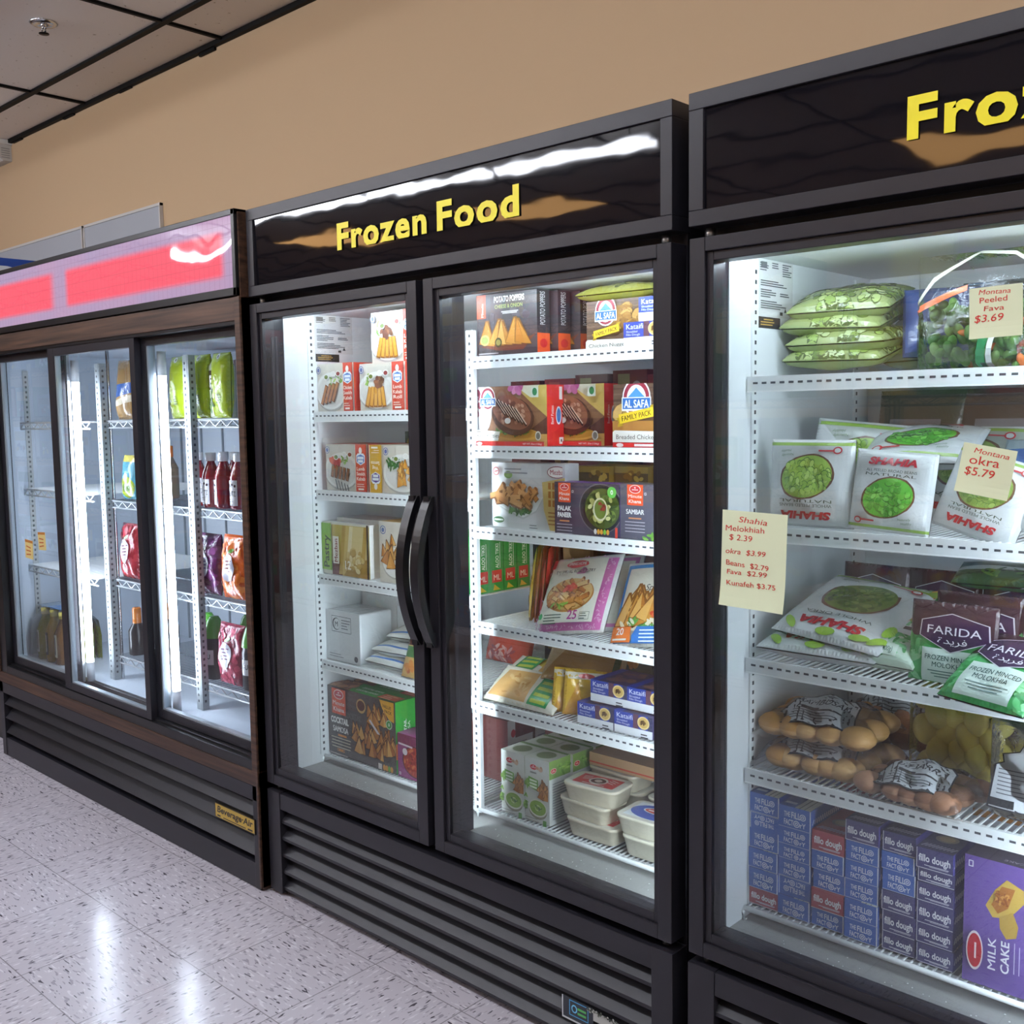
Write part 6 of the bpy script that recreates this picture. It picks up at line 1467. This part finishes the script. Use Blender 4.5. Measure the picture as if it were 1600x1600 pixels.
t = empty('dark_bottle', (-.585, .20, .487)); tag(t, 'dark bottle with a green neck tag beside the crimson bag', 'bottle', 'green tagged bottles')
m = M(); m.lathe([(0, 0), (.032, 0), (.035, .004), (.035, .12), (.028, .145), (.014, .17), (.013, .205), (0, .205)], k=18, col='2a2628'); m.build('bottle', BLACKG, t)
m = M(); m.lathe([(.036, .138), (.033, .16), (.022, .195), (.015, .207), (0, .208)], k=16, col='4f9a34'); m.build('neck_tag', FILMP, t)
m = M(); a = Art(m, lambda u, v, h: ((.0355+h)*math.sin((u-.01)/.035), -(.0355+h)*math.cos((u-.01)/.035), v+.05), .04, .05, .012); a.rect(0, 0, .04, .05, 'd0d3d6'); a.text('FU', .008, .02, .016, '2a2a2e', .02); m.build('label', FILMP, t)
for i, (x, y, n) in enumerate(((-.36, .2, 'at the right of the crimson bag'), (-.52, .29, 'in the rear row'), (-.66, .22, 'behind the lamp'))): clone(t, (x, y, .487), 'dark bottle with a green neck tag %s' % n)
for i, (x, y) in enumerate(((-1.12, .20), (-1.04, .26), (-1.10, .32))):
    t = empty('syrup_bottle', (x, y, .487)); tag(t, 'brown bottle with an orange cap behind the middle door, %s one' % ('front', 'right', 'rear')[i], 'bottle', 'orange capped bottles')
    m = M(); m.lathe([(0, 0), (.03, 0), (.032, .004), (.032, .09), (.014, .12), (.012, .13), (0, .13)], k=16, col='4a3426'); m.build('bottle', BLACKG, t)
    m = M(); m.lathe([(.016, .115), (.016, .17), (.012, .175), (0, .175)], k=14, col='c8742c'); m.build('cap', FILMP, t)
t = empty('juice_bottle', (-1.02, .30, 1.0612)); tag(t, 'orange juice bottle on the second shelf behind the middle door', 'bottle')
m = M(); m.lathe([(0, 0), (.032, 0), (.034, .004), (.034, .11), (.015, .15), (.014, .17), (0, .17)], k=16, col='7a6a5a'); m.build('bottle', FILMP, t)
m = M(); m.lathe([(.017, .15), (.017, .19), (0, .192)], k=14, col='d8742c'); m.build('cap', FILMP, t)
# shrink wrapped pack of bottles on the cooler floor: one thing that moves together
t = empty('bottle_pack', (-1.79, .085, .3945)); tag(t, 'shrink wrapped pack of oil bottles with blue top on the cooler floor', 'bottle pack')
for i in range(3):
    for j in range(2):
        m = M(); x, y = .05+.082*i, .04+.08*j
        c = ('9aa038', 'b5962c', '6a4a22')[(i+j) % 3]
        m.lathe([(0, 0), (.034, 0), (.037, .004), (.037, .12), (.016, .17), (.014, .185)], x, y, 16, c); m.lathe([(.017, .18), (.017, .205), (0, .206)], x, y, 12, 'd8c860')
        a = Art(m, lambda u, v, h, x=x, y=y: (x+(.0375+h)*math.sin((u-.012)/.037), y-(.0375+h)*math.cos((u-.012)/.037), v+.03), .024, .09, .012); a.rect(0, 0, .024, .09, ('d0d4c0', '3a4a2c')[(i+j) % 2]); a.bar(.012, .045, .006, .07, 0, ('2f3a6a', 'd8d8c8')[(i+j) % 2])
        m.build('bottle', FILMP, t)
m = M(); n = 8; P = []
for i in range(n+1):
    x = -.002+.272*i/n; s = 1-.1*abs(2*i/n-1)**3
    P.append([(x, -.002, 0), (x, -.004, .1), (x, .008, .18*s), (x, .04, .212*s), (x, .10, .212*s), (x, .155, .18*s), (x, .165, .1), (x, .163, 0)])
m.grid(P, n+1, 8, 'ffffff'); m.build('shrink_film', CLEAR, t)
m = M(); m.box(.10, .262, .03, .115, .2135, .2165, '3f86c8'); m.box(.01, .10, .03, .115, .2125, .215, '7a9ab0'); m.build('top_band', FILMP, t)
for i, (x, z, h, w) in enumerate(((-1.640, .823, .072, .07), (-1.512, .862, .068, .064))):
    m = M(); a = Art(m, lambda u, v, h: (u, -.0012-h, v), w, h); m.box(0, w, -.001, .0, 0, h, 'd2bd78'); a.rect(0, 0, w, h, 'd4be7a'); a.rect(0, h*.86, w, h, 'b5742c')
    for k in range(3): a.bar(w*.45, h*(.62-.2*k), w*.6, .005, .1*(k-1), 'b5602c')
    tag(m.build('price_note', PAPER, loc=(x, .0215, z), rot=(0, .05*(1-2*i), 0)), 'small tan price note on the left sliding door, %s one' % ('left', 'right')[i], 'note', 'tan price notes')

# ------------------------------------------------------------------ wire racks across the aisle (mirrored in the glass)
def rack(x0, x1, y0, y1, label):
    t = empty('wire_rack', (x0, y1, 0)); tag(t, label, 'shelving', 'chrome wire racks')
    W, D = x1-x0, y1-y0
    for x in (0, W):
        for y in (0, -D):
            m = M(); m.lathe([(.0125, 0), (.0125, 1.86), (.008, 1.87), (0, 1.87)], x, y, 10); m.build('post', CHROME, t)
    for z in (.18, .62, 1.02, 1.39, 1.82):
        m = M()
        for i in range(int(W/.05)+1): m.tube([(W*i/int(W/.05), 0, z), (W*i/int(W/.05), -D, z)], .002, k=4)
        for y in (0, -D):
            m.tube([(0, y, z+.004), (W, y, z+.004)], .004, k=5); m.tube([(0, y, z-.03), (W, y, z-.03)], .004, k=5)
            n = int(W/.05); m.tube([(W*i/n, y, z if i % 2 else z-.028) for i in range(n+1)], .0028, k=4)
        m.build('wire_deck', CHROME, t)
    return t
rack(-1.30, .60, -2.72, -2.27, 'chrome wire rack across the aisle mirrored in the centre freezer')
rack(.64, 2.10, -2.72, -2.27, 'chrome wire rack across the aisle mirrored in the right freezer')
for i in range(4): rack(-3.24-1.94*i, -1.34-1.94*i, -2.72, -2.27, 'chrome wire rack across the aisle, %s to the left of the centre freezer mirror image' % ('first', 'second', 'third', 'fourth')[i])
q = random.Random(77); used = {}
PAL = (('red', '9a2f2c'), ('green', '4a7a3c'), ('yellow', 'c9a83a'), ('blue', '34548f'), ('white', 'cfcfca'), ('brown', '7a5438'), ('purple', '5c3a66'), ('grey', '7c8085'))
for x0, x1, rk in ((-1.28, .58, 'left'), (.66, 2.08, 'right'), (-3.22, -1.36, 'first far'), (-5.16, -3.30, 'second far'), (-7.1, -5.24, 'third far'), (-9.04, -7.18, 'fourth far')):
    for z, lv in ((.184, 'lowest'), (.624, 'second'), (1.024, 'third'), (1.394, 'fourth'), (1.824, 'top')):
        x = x0+.02
        while x < x1-.2:
            w = q.uniform(.16, .30)*(1.4 if 'far' in rk else 1); h = q.uniform(.17, .31) if z < 1.8 else q.uniform(.12, .2); nm, c = q.choice(PAL)
            if x+w > x1: break
            if z > 1.8 and rk == 'right' and x < 1.02:
                x = 1.03; continue
            key = (rk, lv, nm); used[key] = used.get(key, 0)+1
            c2 = q.choice(PAL)[1]; sd = q.randint(0, 999)
            m = M(); m.box(0, w, -.30, 0, 0, h, c)
            a = Art(m, lambda u, v, hh: (w-u, hh, v), w, h, seed=sd); a.rect(w*.08, h*.55, w*.92, h*.85, c2); a.pile(w*.5, h*.3, w*.3, h*.14, 12, .025, [p[1] for p in PAL])
            tag(m.build('grocery_carton', CARTON, loc=(x, -2.30, z)), '%s %s grocery carton on the %s shelf of the %s wire rack' % (('first', 'second', 'third', 'fourth', 'fifth', 'sixth')[used[key]-1], nm, lv, rk), 'carton', 'groceries on the wire racks')
            x += w+q.uniform(.01, .06)
carton('grocery_carton', 'yellow grocery carton tower on top of the right wire rack', 'carton', .76, 1.0, 1.824, 2.06, -2.6, .26, 'c9b43a', seed=300)
